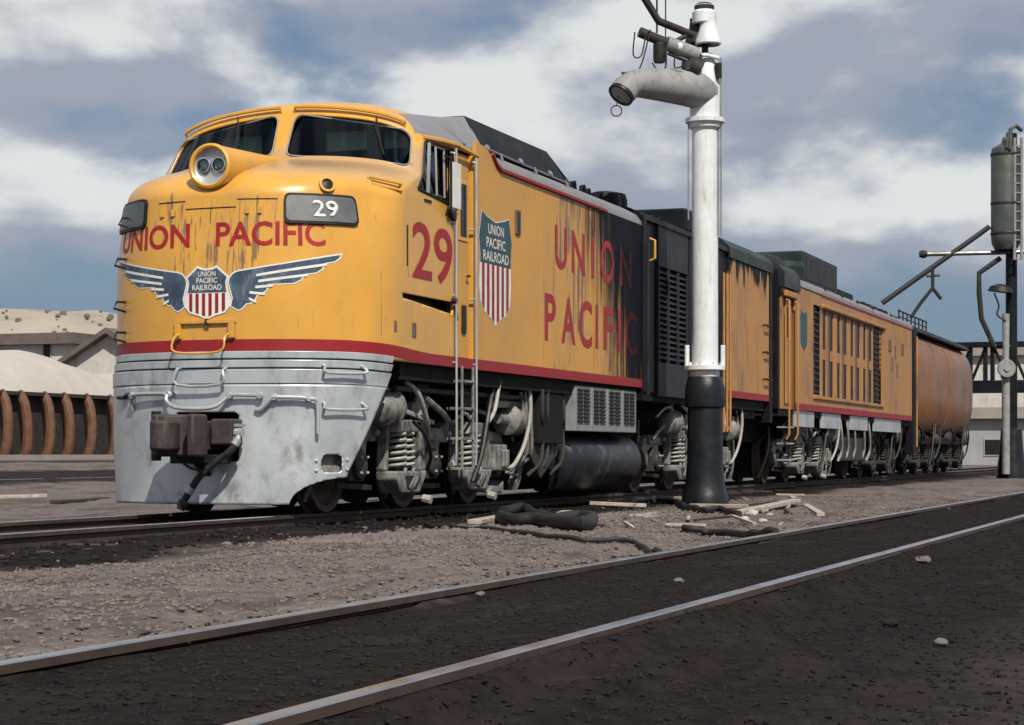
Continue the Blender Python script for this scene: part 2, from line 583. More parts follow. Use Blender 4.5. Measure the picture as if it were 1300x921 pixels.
def ground_col(t, ob, out, b):
    sp = N(t, 'ShaderNodeSeparateXYZ')
    L(t, ob, sp.inputs[0])
    X, Y, Z = sp.outputs
    n = NOISE(t, ob, .8, 6, .62)
    fine = NOISE(t, ob, 9, 5, .7)
    jit = M(t, 'MULTIPLY', M(t, 'SUBTRACT', n, .5), 1.5)
    dirt = MIX(t, MR(t, fine, .3, .7), (.066, .054, .050), (.17, .139, .128))
    dirt = MIX(t, MR(t, n, .35, .7), dirt, (.135, .109, .101))
    n3 = NOISE(t, MAPV(t, ob, (1.6, .55, 1)), 1.1, 7, .66, .6)
    dirt = MIX(t, MR(t, n3, .46, .62, 0, .8), dirt, (.050, .040, .040))
    n4 = NOISE(t, MAPV(t, ob, (2.2, .8, 1), (3, 7, 0)), 2.6, 6, .7)
    dirt = MIX(t, MR(t, n4, .58, .72, 0, .6), dirt, (.29, .245, .215))
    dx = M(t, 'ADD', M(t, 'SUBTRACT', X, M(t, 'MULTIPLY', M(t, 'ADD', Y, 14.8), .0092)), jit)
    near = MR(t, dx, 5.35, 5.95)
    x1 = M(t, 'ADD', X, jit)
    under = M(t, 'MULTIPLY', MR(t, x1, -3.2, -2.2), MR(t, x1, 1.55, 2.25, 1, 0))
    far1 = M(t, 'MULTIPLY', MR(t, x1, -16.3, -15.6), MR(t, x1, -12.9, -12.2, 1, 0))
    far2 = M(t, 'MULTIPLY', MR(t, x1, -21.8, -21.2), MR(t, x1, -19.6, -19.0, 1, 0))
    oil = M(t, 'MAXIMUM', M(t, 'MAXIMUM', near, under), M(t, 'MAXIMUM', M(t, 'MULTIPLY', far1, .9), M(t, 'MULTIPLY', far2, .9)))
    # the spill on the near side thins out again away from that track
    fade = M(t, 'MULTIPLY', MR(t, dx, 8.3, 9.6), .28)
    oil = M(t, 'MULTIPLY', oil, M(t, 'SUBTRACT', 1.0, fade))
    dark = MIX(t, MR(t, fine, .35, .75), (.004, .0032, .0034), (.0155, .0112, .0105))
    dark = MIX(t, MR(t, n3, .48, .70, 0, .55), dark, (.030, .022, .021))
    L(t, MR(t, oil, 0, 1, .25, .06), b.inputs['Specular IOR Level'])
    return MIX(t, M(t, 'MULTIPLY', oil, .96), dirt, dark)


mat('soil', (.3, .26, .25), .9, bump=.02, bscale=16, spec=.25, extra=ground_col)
me = bpy.data.meshes.new('ground')
me.from_pydata(vs, [], fs)
me.materials.append(MATS['soil'])
me.shade_smooth()
ground = bpy.data.objects.new('ground', me)
COL.objects.link(ground)
tag(ground, 'pale dusty yard ground blackened with oil along the tracks', 'ground', kind='structure')


# ------------------------------------------------------------------ tracks
def track(name, c0, y0, c1, y1, ztop, label, ties=None, tie_z=None):
    e = tag(empty(name, ((c0 + c1) / 2 if False else c0, y0, ztop - .16), label, 'track'), kind='structure')
    e['kind'] = 'structure'
    base = Vector((c0, y0, ztop - .16))
    for sx in (-1, 1):
        head = [(-.037, .16), (-.037, .128), (-.010, .115), (-.010, .022), (-.07, .012), (-.07, 0), (.07, 0), (.07, .012), (.010, .022), (.010, .115), (.037, .128), (.037, .16), (.030, .165), (-.030, .165)]
        gg = G()
        n = len(head)
        A, B = Vector((c0 + sx * .755, y0, 0)), Vector((c1 + sx * .755, y1, 0))
        v = [(A.x - base.x + u, 0, z) for u, z in head] + [(B.x - base.x + u, y1 - y0, z) for u, z in head]
        gg.add(v, [tuple(range(n))[::-1], tuple(range(n, 2 * n))] + [(i, (i + 1) % n, n + (i + 1) % n, n + i) for i in range(n)])
        rl = gg.obj('rail', 'rail_side', e, smooth=False)
        rl.data.materials.append(MATS['rail_head'])
        for p in rl.data.polygons:
            if p.normal.z > .4 and p.center.z > .15:
                p.material_index = 1
    if ties:
        src = None
        y = ties[0]
        while y < ties[1]:
            u = (y - y0) / (y1 - y0)
            cx = c0 + (c1 - c0) * u - base.x
            if src is None:
                src = G().box(-1.25, 1.25, -.11, .11, -.15, 0).obj('tie', 'tie_wood', e, smooth=False, bevel=.015)
                o = src
            else:
                o = src.copy()
                COL.objects.link(o)
                o.parent = e
            o.location = (cx + random.uniform(-.05, .05), y - y0, (tie_z if tie_z is not None else ztop - .16) - base.z + random.uniform(-.012, .012))
            o.rotation_euler = (0, 0, random.uniform(-.02, .02))
            y += .56 + random.uniform(-.04, .04)
    return e


track('railway_track', 0, -40, 0, 120, 0, 'rusty track under the yellow train on oil-black ground', (-14, 20), -.118)
track('railway_track', NT_C(-40), -40, NT_C(120), 120, RZ2, 'worn track sunk in oily soil beside the black and white water column', (-17, 16), -.245)
track('railway_track', -14.2, -40, -14.2, 200, .10, 'empty yard track across the ground behind the train')
track('railway_track', -20.4, -40, -20.4, 200, .42, 'empty yard track right in front of the sand bin')


for tr_, ys_ in ((bpy.data.objects['railway_track.001'], (27.6, 35.9)),):
    for y_, sx in ((ys_[0], 1), (ys_[1], -1), (ys_[0] + 11.9, 1)):
        xx = (NT_C(y_ - 40) - NT_C(-40)) + sx * .755
        G().box(xx - .040, xx - .012, y_ - .33, y_ + .33, .03, .112).obj('joint_bar', 'rail_side', tr_, smooth=False, bevel=.006)
        G().box(xx + .012, xx + .040, y_ - .33, y_ + .33, .03, .112).obj('joint_bar', 'rail_side', tr_, smooth=False, bevel=.006)
        for k_ in (-.25, -.09, .09, .25):
            G().lathe([(.02, 0), (.02, .02), (.012, .03)], (xx + .040, y_ + k_, .07), (1, 0, 0), 6).obj('bolt', 'rail_side', tr_)

# ------------------------------------------------------------------ nose geometry of the cab unit
A_, W_, P_, YT = 1.4, 1.6, 2.25, -2.9
tt = np.linspace(0, math.pi / 2, 900)
bx = W_ * np.sin(tt) ** (2 / P_)
by = YT + A_ - A_ * np.cos(tt) ** (2 / P_)
bx = np.append(bx, W_)
by = np.append(by, 6.0)
bq = np.append(0, np.cumsum(np.hypot(np.diff(bx), np.diff(by))))
QC = float(bq[-2])            # 2.41, where the curve meets the straight side
Q0 = QC + 1.5                 # y = 0


def B2(q):
    s_ = 1 if q >= 0 else -1
    return s_ * float(np.interp(abs(q), bq, bx)), float(np.interp(abs(q), bq, by))


def BN(q):
    e = .012
    a, c = B2(q - e), B2(q + e)
    t_ = Vector((c[0] - a[0], c[1] - a[1], 0)).normalized()
    return Vector((t_.y, -t_.x, 0))


def lean(q, z):
    u = max(0, min(1.2, (z - 2.3) / .98))
    return .05 * u * u * max(0, 1 - (q / QC) ** 2) if abs(q) < QC else 0.0


def tuck(q, z):
    """tumblehome of the nose's shoulders"""
    u = max(0, min(1.2, (z - 2.3) / .98))
    a = abs(q)
    if a > QC:
        return 1.0
    k = max(0, min(1, (a - .5) / .8))
    k2 = max(0, min(1, (QC - a) / .6))
    return 1 - .075 * u * u * k * k * (3 - 2 * k) * k2 * k2 * (3 - 2 * k2)


def onnose(q, z, off=0.0):
    x, y = B2(q)
    y += lean(q, z)
    x *= tuck(q, z)
    n = BN(q) * off
    return Vector((x + n.x, y + n.y, z))


def lerp(a, b_, u):
    return a + (b_ - a) * u


def levels(q):
    """key points of the profile over plan station q: nose top, windshield base, windshield top"""
    s_ = 1 if q >= 0 else -1
    aq = abs(q)
    x, y = B2(aq)
    if aq <= QC:
        m = x / W_
        m = 1 - (1 - m)              # 0..1
        mm = aq / QC
        mm = mm * .55 + m * .45
        if aq == QC:
            mm = 1.0
        wb = Vector((1.58 * mm, -1.25 + .12 * mm ** 2 + .10 * mm ** 8, 3.84 - .14 * mm ** 2 - .08 * mm ** 8))
        wt = Vector((1.47 * mm, -.98 + .12 * mm ** 2 + .10 * mm ** 8, 4.40 - .2 * mm ** 2 - .1 * mm ** 8))
    else:
        mm = 1.0
        e = min(1, (aq - QC) / 1.5)
        wb = Vector((lerp(1.58, 1.6, e ** .5), lerp(-1.03, 0, e), 3.62))
        wt = Vector((lerp(1.47, 1.575, e ** .5), lerp(-.76, 0, e), 4.10))
    base = Vector((x * tuck(q, 3.28), y + lean(q, 3.28), 3.28))
    if s_ < 0:
        wb.x, wt.x, base.x = -wb.x, -wt.x, -base.x
    return base, wb, wt, mm


def bez(a, b_, c, d, u):
    v = 1 - u
    return a * v ** 3 + b_ * 3 * v * v * u + c * 3 * v * u * u + d * u ** 3


def shell(q, v):
    """v: 0..1 wall 1.60-3.22, 1..2 hood, 2..3 windshield, 3..4 roof back to y .64"""
    base, wb, wt, mm = levels(q)
    if v <= 1:
        z = lerp(1.60, 3.28, v)
        return Vector((base.x / tuck(q, 3.28) * tuck(q, z), base.y - lean(q, 3.28) + lean(q, z), z))
    if v <= 2:
        c1 = Vector((base.x, base.y + .10 * (1 - mm), lerp(3.51, 3.40, mm ** 3)))
        c2 = base.lerp(wb, .25)
        c2.z = lerp(3.61, 3.50, mm ** 3)
        return bez(base, c1, c2, wb, v - 1)
    if v <= 3:
        return wb.lerp(wt, v - 2)
    u = v - 3
    s_ = 1 if q >= 0 else -1
    if abs(q) <= QC:
        m = mm
        xe = 1.575 * m
        end = Vector((s_ * xe, .64, 4.64 - .54 * m ** 3.2))
        if m > .999:
            y = lerp(-.76, .64, u)
            e = max(0, min(1, (y + .76) / .76))
            return Vector((s_ * lerp(1.47, 1.575, e ** .5), y, 4.10))
        c1 = wt + (wt - wb) * .28
        c2 = Vector((end.x, -.25 + .2 * m * m, end.z))
        return bez(wt, c1, c2, end, u)
    return wt


def sd_poly(p, poly):
    d = 1e9
    ins = False
    n = len(poly)
    best = None
    j = n - 1
    for i in range(n):
        a, b_ = poly[j], poly[i]
        ex, ey = b_[0] - a[0], b_[1] - a[1]
        wx, wy = p[0] - a[0], p[1] - a[1]
        l2 = ex * ex + ey * ey
        u = max(0, min(1, (wx * ex + wy * ey) / l2))
        cx, cy = a[0] + ex * u, a[1] + ey * u
        dd = (p[0] - cx) ** 2 + (p[1] - cy) ** 2
        if dd < d:
            d = dd
            best = (cx, cy)
        if (a[1] > p[1]) != (b_[1] > p[1]) and p[0] < ex * (p[1] - a[1]) / ey + a[0]:
            ins = not ins
        j = i
    d = math.sqrt(d)
    return (-d if ins else d), best


def round_poly(poly, r, n=6):
    """round the corners of a polygon"""
    out = []
    m = len(poly)
    for i in range(m):
        p0, p, p1 = Vector((*poly[i - 1], 0)), Vector((*poly[i], 0)), Vector((*poly[(i + 1) % m], 0))
        a = (p0 - p).normalized()
        b_ = (p1 - p).normalized()
        ra = min(r, (p0 - p).length * .48, (p1 - p).length * .48)
        s0, s1 = p + a * ra, p + b_ * ra
        for k in range(n + 1):
            u = k / n
            c = s0.lerp(p, u).lerp(p.lerp(s1, u), u)
            out.append((c.x, c.y))
    return out


# window openings in the shell's own parameters
# windshield in (mm*1.5, (v-2)*.5) ; side window in (y, z) ; ledge slot in (q, z)
WIN = round_poly([(.075, .032), (1.405, .040), (1.425, .455), (.10, .465)], .10)
SWIN = round_poly([(-1.14, 3.47), (-.03, 3.40), (-.03, 4.045), (-.72, 4.045), (-.95, 3.64)], .03)
SLOT = [(1.37, 2.318), (2.2, 2.325), (Q0 - .06, 2.325), (Q0 - .06, 2.185), (2.55, 2.262)]


def ws_point(mm, v, s_):
    wb = Vector((1.58 * mm, -1.25 + .12 * mm ** 2 + .10 * mm ** 8, 3.84 - .14 * mm ** 2 - .08 * mm ** 8))
    wt = Vector((1.47 * mm, -.98 + .12 * mm ** 2 + .10 * mm ** 8, 4.40 - .2 * mm ** 2 - .1 * mm ** 8))
    p = wb.lerp(wt, v - 2)
    p.x *= s_
    return p


def ws_normal(mm, v, s_):
    e = .01
    a = ws_point(mm + e, v, s_) - ws_point(mm - e, v, s_)
    c = ws_point(mm, v + e, s_) - ws_point(mm, v - e, s_)
    n = a.cross(c).normalized()
    return n if n.y < 0 else -n


def build_shell():
    qs = sorted(set([round(x, 4) for x in list(np.linspace(-QC, QC, 150)) + list(np.linspace(QC, Q0, 52)) + list(np.linspace(-Q0, -QC, 10))]))
    rows = list(np.linspace(0, 1, 56)) + list(np.linspace(1, 2, 17))[1:] + list(np.linspace(2, 3, 28))[1:] + list(np.linspace(3, 4, 14))[1:]
    nq = len(qs)
    P = []
    inside = []
    snap = []
    for v in rows:
        for q in qs:
            aq = abs(q)
            if aq >= QC - 1e-3 and aq <= QC + 1e-3:
                q = math.copysign(QC, q)
                aq = QC
            p = shell(q, v)
            ins = 0
            sp = p
            if aq <= QC and 2 <= v <= 3:
                mm = levels(q)[3]
                d, c = sd_poly((mm * 1.5, (v - 2) * .5), WIN)
                if d < 0:
                    ins = 1
                    sp = ws_point(c[0] / 1.5, 2 + c[1] / .5, 1 if q >= 0 else -1)
            if q > QC and 1 <= v <= 3:
                d, c = sd_poly((p.y, p.z), SWIN)
                if d < 0:
                    ins = 2
                    sp = Vector((p.x, c[0], c[1]))
            if q > 1.2 and v <= 1:
                d, c = sd_poly((q, p.z), SLOT)
                if d < 0:
                    ins = 3
                    sp = onnose(c[0], c[1])
            P.append(p)
            inside.append(ins)
            snap.append(sp)
    fs_ = []
    for j in range(len(rows) - 1):
        for i in range(nq - 1):
            q4 = (j * nq + i, j * nq + i + 1, (j + 1) * nq + i + 1, (j + 1) * nq + i)
            if rows[j] >= 3 and max(abs(qs[i]), abs(qs[i + 1])) > QC + 1e-3:
                continue
            k = [inside[a] for a in q4]
            if all(k):
                continue
            for a in q4:
                if inside[a]:
                    P[a] = snap[a]
            fs_.append(q4)
    bm = bmesh.new()
    vv = [bm.verts.new(p) for p in P]
    for q4 in fs_:
        try:
            bm.faces.new([vv[a] for a in q4])
        except ValueError:
            pass
    bmesh.ops.delete(bm, geom=[x for x in bm.verts if not x.link_faces], context='VERTS')
    bmesh.ops.remove_doubles(bm, verts=bm.verts, dist=.0008)
    bmesh.ops.recalc_face_normals(bm, faces=bm.faces)
    me = bpy.data.meshes.new('nose')
    bm.to_mesh(me)
    bm.free()
    me.materials.append(MATS['yellow_front'])
    me.shade_smooth()
    me.set_sharp_from_angle(angle=R(50))
    return me


loco = empty('turbine_locomotive', (0, 0, 0), 'yellow streamlined cab locomotive with winged shield emblem on its round nose', 'locomotive', )
o = bpy.data.objects.new('nose', build_shell())
COL.objects.link(o)
o.parent = loco
nose_ob = o
sd = o.modifiers.new('thickness', 'SOLIDIFY')
sd.thickness = .035
sd.offset = -1


def strip(q0, q1, zf0, zf1, off, n=60, thick=.012):
    """curved flat bar wrapped round the nose between two heights"""
    gg = G()
    rows_ = []
    for k in range(n + 1):
        q = lerp(q0, q1, k / n)
        z0 = zf0(q) if callable(zf0) else zf0
        z1 = zf1(q) if callable(zf1) else zf1
        rows_.append([onnose(q, z0, off), onnose(q, z1, off), onnose(q, z1, off - thick), onnose(q, z0, off - thick)])
    vs_ = [p for r_ in rows_ for p in r_]
    fs_ = []
    for k in range(n):
        for a in range(4):
            b_ = (a + 1) % 4
            fs_.append((k * 4 + a, k * 4 + b_, (k + 1) * 4 + b_, (k + 1) * 4 + a))
    fs_ += [(3, 2, 1, 0), (n * 4, n * 4 + 1, n * 4 + 2, n * 4 + 3)]
    return gg.add(vs_, fs_)


def sst(a, b_, x):
    u = max(0, min(1, (x - a) / (b_ - a)))
    return u * u * (3 - 2 * u)


zlo = lambda q: 1.672 - .072 * sst(1.3, 3.3, abs(q))
zhi = lambda q: 1.790 - .072 * sst(1.3, 3.3, abs(q))
strip(-Q0, Q0, zlo, zhi, .006, 120).obj('red_stripe', 'red', loco)

# windows of the cab: rubber and metal frame, then the pane set back in the opening
for s_ in (-1, 1):
    loop = [ws_point(a / 1.5, 2 + c / .5, s_) + ws_normal(a / 1.5, 2 + c / .5, s_) * .006 for a, c in WIN]
    fo = G().tube(loop, .0095, 8, True).obj('windshield', 'column_grey', loco)
    gg = G()
    vs_ = []
    for a, c in WIN:
        vs_.append(ws_point(a / 1.5, 2 + c / .5, s_) - ws_normal(a / 1.5, 2 + c / .5, s_) * .03)
    # fan over a dense fill so the pane follows the curve
    bm = bmesh.new()
    cols = 14
    aa = np.linspace(.07, 1.43, cols)
    grid = {}
    for i, a in enumerate(aa):
        ins_c = [c for c in np.linspace(.022, .475, 50) if sd_poly((a, c), WIN)[0] < .012]
        lo, hi = (min(ins_c), max(ins_c)) if ins_c else (.25, .26)
        for j in range(5):
            c = lerp(lo, hi, j / 4)
            grid[i, j] = bm.verts.new(ws_point(a / 1.5, 2 + c / .5, s_) - ws_normal(a / 1.5, 2 + c / .5, s_) * .022)
    for i in range(cols - 1):
        for j in range(4):
            bm.faces.new((grid[i, j], grid[i + 1, j], grid[i + 1, j + 1], grid[i, j + 1]))
    bmesh.ops.recalc_face_normals(bm, faces=bm.faces)
    me = bpy.data.meshes.new('pane')
    bm.to_mesh(me)
    bm.free()
    me.materials.append(MATS['glass'])
    me.shade_smooth()
    o = bpy.data.objects.new('pane', me)
    COL.objects.link(o)
    o.parent = fo
    # wiper: arm and blade hanging over the pane
    a0, a1 = (1.05, 1.12) if s_ > 0 else (.62, .5)
    pw = lambda a, c, d: ws_point(a / 1.5, 2 + c / .5, s_) + ws_normal(a / 1.5, 2 + c / .5, s_) * d
    G().tube([pw(a0, .50, .03), pw(lerp(a0, a1, .5), .33, .035), pw(a1, .17, .02)], .008, 6).bar(pw(a0 - .03, .44, .012), pw(a1 + .03, .10, .012), .012, .02).obj('wiper', 'dark_steel', loco)
    # rain gutter over the window
    pts = []
    for k in range(15):
        mm = lerp(.06, .90, k / 14)
        pts.append(ws_point(mm, 3.06, s_) + ws_normal(mm, 3.0, s_) * .045)
    gg = G().tube(pts, .022, 6)
    for k in (0, 14):
        gg.tube([pts[k], ws_point(lerp(.06, .90, k / 14), 3.0, s_)], .014, 6)
    gg.obj('rain_gutter', 'yellow_nose', loco)

# cab interior
G().box(-1.5, 1.5, .55, .6, 1.7, 4.2).obj('bulkhead', 'cab_inside', loco, smooth=False)
G().box(-1.45, 1.45, -1.4, .55, 2.55, 2.6).obj('cab_floor', 'cab_inside', loco, smooth=False)
G().box(-1.52, -1.47, -.7, .5, 2.6, 3.35).box(-1.52, -1.47, -.2, -.1, 3.35, 4.1).obj('inner_wall', 'cab_inside', loco, smooth=False)
for x0, x1 in ((.30, .78), (1.0, 1.3), (-1.0, -.5)):
    G().box(x0, x1, -.62, -.60, 4.0, 4.21).obj('sun_visor', 'visor', loco, smooth=False)
for x in (.95, -.85):
    G().box(x - .25, x + .25, -.35, .15, 2.95, 3.07).box(x - .25, x + .25, .1, .2, 3.05, 3.65).obj('crew_seat', 'dark_steel', loco, smooth=False, bevel=.03)

# side window of the cab with its sashes
def side_x(y, z):
    best = None
    for q in np.linspace(QC, Q0, 40):
        for v in np.linspace(1, 3, 50):
            p_ = shell(float(q), float(v))
            d_ = (p_.y - y) ** 2 + (p_.z - z) ** 2
            if best is None or d_ < best[0]:
                best = (d_, p_.x)
    return best[1]


sf = G().tube([Vector((side_x(a, c) + .004, a, c)) for a, c in SWIN[::2]], .014, 6, True).obj('side_window', 'dark_steel', loco)
sp_ = G().add([(1.51, -1.12, 3.45), (1.51, -.02, 3.39), (1.47, -.02, 4.06), (1.43, -.70, 4.06), (1.50, -.93, 3.64)], [(0, 1, 2, 3, 4)]).obj('pane', 'glass', sf, smooth=False)
G().bar((1.585, -.80, 3.45), (1.545, -.66, 4.03), .025, .03).obj('sash', 'silver_bar', sf, smooth=False)
G().tube([(1.585, -.54, 3.47), (1.585, -.30, 3.465), (1.575, -.30, 4.0), (1.57, -.54, 4.0)], .014, 6, True).obj('sash', 'silver_bar', sf)
# wind deflector, the white wing outside the window
G().box(1.66, 1.68, -.34, -.02, 3.36, 3.87).obj('wind_deflector', 'white', loco, smooth=False, bevel=.006)
G().tube([(1.60, -.34, 3.93), (1.68, -.34, 3.90), (1.68, -.34, 3.33), (1.60, -.30, 3.28)], .014, 6).prism([(-.32, 3.34), (-.05, 3.32), (-.14, 3.22)], 1.61, 1.66, 'YZ').obj('deflector_bracket', 'dark_steel', loco, smooth=False)
# roof drip eave over side window and door
G().tube([(1.49, -.72, 4.09), (1.58, -.4, 4.095), (1.62, 0, 4.10), (1.63, .66, 4.06)], .028, 6).obj('eave', 'yellow_nose', loco)
G().box(1.59, 1.612, -.95, -.75, 3.36, 3.385).obj('arm_rest', 'dark_steel', loco, smooth=False)

# slot under the side ledge: the backing that closes it
gg = G()
bk = [(q, z) for q, z in SLOT]
vs_, fs_ = [], []
for k in range(26):
    q = lerp(1.36, Q0 - .03, k / 25)
    vs_ += [onnose(q, 2.36, -.03), onnose(q, 2.36, -.16), onnose(q, 2.14, -.16), onnose(q, 2.14, -.03)]
for k in range(25):
    for a in range(3):
        fs_.append((k * 4 + a, k * 4 + a + 1, k * 4 + a + 5, k * 4 + a + 4))
gg.add(vs_, fs_)
gg.obj('ledge_recess', 'black', loco, smooth=False)
G().tube([(1.56, -.10, 2.34), (1.66, -.10, 2.34)], .035, 10).tube([(1.62, -.06, 2.28), (1.65, -.08, 2.12)], .02, 8).obj('latch', 'iron', loco)

# headlight in its fairing
hl = Vector((0.0, -2.76, 3.56))
hax = Vector((0, -1, .06)).normalized()
gg = G()
prof = [(.232, -.02), (.238, .07), (.232, .10), (.208, .112), (.190, .10), (.186, .0)]
gg.lathe(prof, hl, hax, 36, cap=False)
# fairing sweeping back to the windshield
n = 28
secs = []
for k in range(9):
    u = k / 8
    c = hl.lerp(Vector((0, -1.30, 3.78)), u)
    rx, rz = lerp(.232, .20, u), lerp(.232, .07, u)
    secs.append([c + Vector((rx * math.cos(a), 0, rz * math.sin(a))) for a in [2 * math.pi * i / n for i in range(n)]])
gg.add([p for s2 in secs for p in s2], [(k * n + i, k * n + (i + 1) % n, (k + 1) * n + (i + 1) % n, (k + 1) * n + i) for k in range(8) for i in range(n)])
hh = gg.obj('headlight', 'yellow_nose', loco)
G().lathe([(.0, .02), (.12, .025), (.188, .055), (.19, .03)], hl, hax, 32, cap=False).obj('reflector_plate', 'reflector', hh)
for s_ in (-1, 1):
    c = hl + Vector((s_ * .086, -.045, .02))
    G().lathe([(.078, .0), (.076, .02), (.066, .022), (.04, -.03), (.0, -.045)], c, hax, 24, cap=False).obj('lamp', 'chrome', hh)
    G().lathe([(.068, .022), (.04, .03), (.0, .034)], c, hax, 24, cap=False).obj('lens', 'glass', hh)
# small marker light and the spring catch right of it
for q, z in ((1.305, 3.40),):
    p = onnose(q, z - .10, 0) + Vector((0, .03, .07))
    nn = (BN(q) + Vector((0, 0, .35))).normalized()
    G().lathe([(.085, -.12), (.085, .035), (.062, .035), (.058, .0), (0, -.01)], p, nn, 20, cap=False).obj('marker_light', 'yellow_nose', loco)
    G().lathe([(.058, .012), (.03, .02), (.0, .022)], p, nn, 16, cap=False).obj('marker_lens', 'black', loco)
for zz in (0, .07):
    pts = [shell(lerp(1.75, 2.22, k / 5), 1.56) + Vector((.05, -.07, -.02 - zz)) for k in range(6)]
    gg = G().tube(pts, .016, 6)
    for k in (0, 5):
        gg.tube([pts[k], shell(lerp(1.75, 2.22, k / 5), 1.5)], .014, 6)
    gg.obj('grab_iron', 'yellow_nose', loco)

# number boards
def nose_patch(poly, off, thick=.012, nx_=10, close=True):
    """a flat plate whose outline (q, z) is wrapped round the nose"""
    bm = bmesh.new()
    vs_ = [bm.verts.new((q, z, 0)) for q, z in poly]
    es = [bm.edges.new((vs_[i], vs_[(i + 1) % len(vs_)])) for i in range(len(vs_))]
    bmesh.ops.triangle_fill(bm, use_beauty=True, edges=es)
    q0, q1 = min(p[0] for p in poly), max(p[0] for p in poly)
    k = max(2, int((q1 - q0) / .06))
    for i in range(1, k):
        bmesh.ops.bisect_plane(bm, geom=bm.verts[:] + bm.edges[:] + bm.faces[:], plane_co=(lerp(q0, q1, i / k), 0, 0), plane_no=(1, 0, 0))
    for v_ in bm.verts:
        v_.co = onnose(v_.co.x, v_.co.y, off)
    bmesh.ops.recalc_face_normals(bm, faces=bm.faces)
    return bm


def bm_obj(bm, name, m, parent, solid=0.0, flip_out=True, smooth=True):
    # make sure the faces look away from the nose axis
    bm.normal_update()
    s_ = sum((f.normal.dot(f.calc_center_median() - Vector((0, -.8, f.calc_center_median().z))) * f.calc_area()) for f in bm.faces)
    if s_ < 0:
        bmesh.ops.reverse_faces(bm, faces=bm.faces)
    me = bpy.data.meshes.new(name)
    bm.to_mesh(me)
    bm.free()
    me.materials.append(MATS[m])
    o = bpy.data.objects.new(name, me)
    COL.objects.link(o)
    o.parent = parent
    if solid:
        md = o.modifiers.new('thickness', 'SOLIDIFY')
        md.thickness = solid
        md.offset = -1
    return o


def text_bm(txt, x0, x1, z0, z1, mapper, cut=.05, bold=0.0):
    cu = bpy.data.curves.new('lettering', 'FONT')
    cu.body = txt
    cu.offset = bold
    cu.resolution_u = 4
    ob = bpy.data.objects.new('tmp_text', cu)
    COL.objects.link(ob)
    dg = bpy.context.evaluated_depsgraph_get()
    me = bpy.data.meshes.new_from_object(ob.evaluated_get(dg))
    bpy.data.objects.remove(ob)
    bpy.data.curves.remove(cu)
    bm = bmesh.new()
    bm.from_mesh(me)
    bpy.data.meshes.remove(me)
    xs = [v_.co.x for v_ in bm.verts]
    ys = [v_.co.y for v_ in bm.verts]
    a0, a1, b0, b1 = min(xs), max(xs), min(ys), max(ys)
    for v_ in bm.verts:
        v_.co = Vector((lerp(x0, x1, (v_.co.x - a0) / (a1 - a0)), lerp(z0, z1, (v_.co.y - b0) / (b1 - b0)), 0))
    if cut:
        k = max(2, int(abs(x1 - x0) / cut))
        for i in range(1, k):
            bmesh.ops.bisect_plane(bm, geom=bm.verts[:] + bm.edges[:] + bm.faces[:], plane_co=(lerp(x0, x1, i / k), 0, 0), plane_no=(1, 0, 0))
    for v_ in bm.verts:
        v_.co = mapper(v_.co.x, v_.co.y)
    return bm


nm = lambda off: (lambda q, z: onnose(q, z, off))
sm = lambda off: (lambda y, z: Vector((1.6 + off, y, z)))
for s_ in (1, -1):
    outer = round_poly([(s_ * .81, 2.965), (s_ * 1.65, 2.965), (s_ * 1.65, 3.275), (s_ * .81, 3.275)], .075)
    inner = round_poly([(s_ * .835, 2.99), (s_ * 1.625, 2.99), (s_ * 1.625, 3.25), (s_ * .835, 3.25)], .06)
    # the outline is clipped to the straight part of the nose
    nb = bm_obj(nose_patch([(q, min(z, 3.30)) for q, z in outer], .028), 'number_board', 'black', loco, .03)
    bm_obj(nose_patch(inner, .034), 'face', 'board_dark', nb, .004)
    if s_ > 0:
        bm_obj(text_bm('29', 1.13, 1.41, 3.035, 3.205, nm(.042), bold=.012), 'lettering', 'white', nb, .004)

# lettering over the emblem
bm_obj(text_bm('UNION', -1.36, -.21, 2.735, 2.985, nm(.004), bold=.02), 'lettering', 'red_letter', loco)
bm_obj(text_bm('PACIFIC', .09, 1.25, 2.735, 2.985, nm(.004), bold=.02), 'lettering', 'red_letter', loco)

# emblem: shield with wings
SH = [(-.11, 2.545), (-.06, 2.522), (0, 2.515), (.06, 2.522), (.11, 2.545), (.245, 2.43), (.225, 2.37), (.235, 2.30), (.262, 2.22), (.262, 2.13), (.20, 2.06), (.10, 2.035), (0, 1.995)]
SH = SH + [(-a, c) for a, c in SH[::-1][1:-5]]


def inset(poly, d):
    n_ = len(poly)
    out = []
    area = sum(poly[i - 1][0] * poly[i][1] - poly[i][0] * poly[i - 1][1] for i in range(n_))
    sg = 1 if area > 0 else -1
    for i in range(n_):
        p0, p, p1 = (Vector((*poly[j % n_], 0)) for j in (i - 1, i, i + 1))
        a = (p - p0).normalized()
        b_ = (p1 - p).normalized()
        na, nb_ = Vector((-a.y, a.x, 0)) * sg, Vector((-b_.y, b_.x, 0)) * sg
        h = (na + nb_).normalized()
        k = d / max(.35, h.dot(na))
        out.append((p.x + h.x * k, p.y + h.y * k))
    return out


def clip_poly(poly, z, keep_above=True):
    out = []
    n_ = len(poly)
    for i in range(n_):
        a, b_ = poly[i], poly[(i + 1) % n_]
        ia, ib = (a[1] >= z) == keep_above, (b_[1] >= z) == keep_above
        if ia:
            out.append(a)
        if ia != ib:
            u = (z - a[1]) / (b_[1] - a[1])
            out.append((a[0] + (b_[0] - a[0]) * u, z))
    return out


def clipx(poly, x, right=True):
    return [(b_, a) for a, b_ in clip_poly([(c, a) for a, c in poly], x, right)]


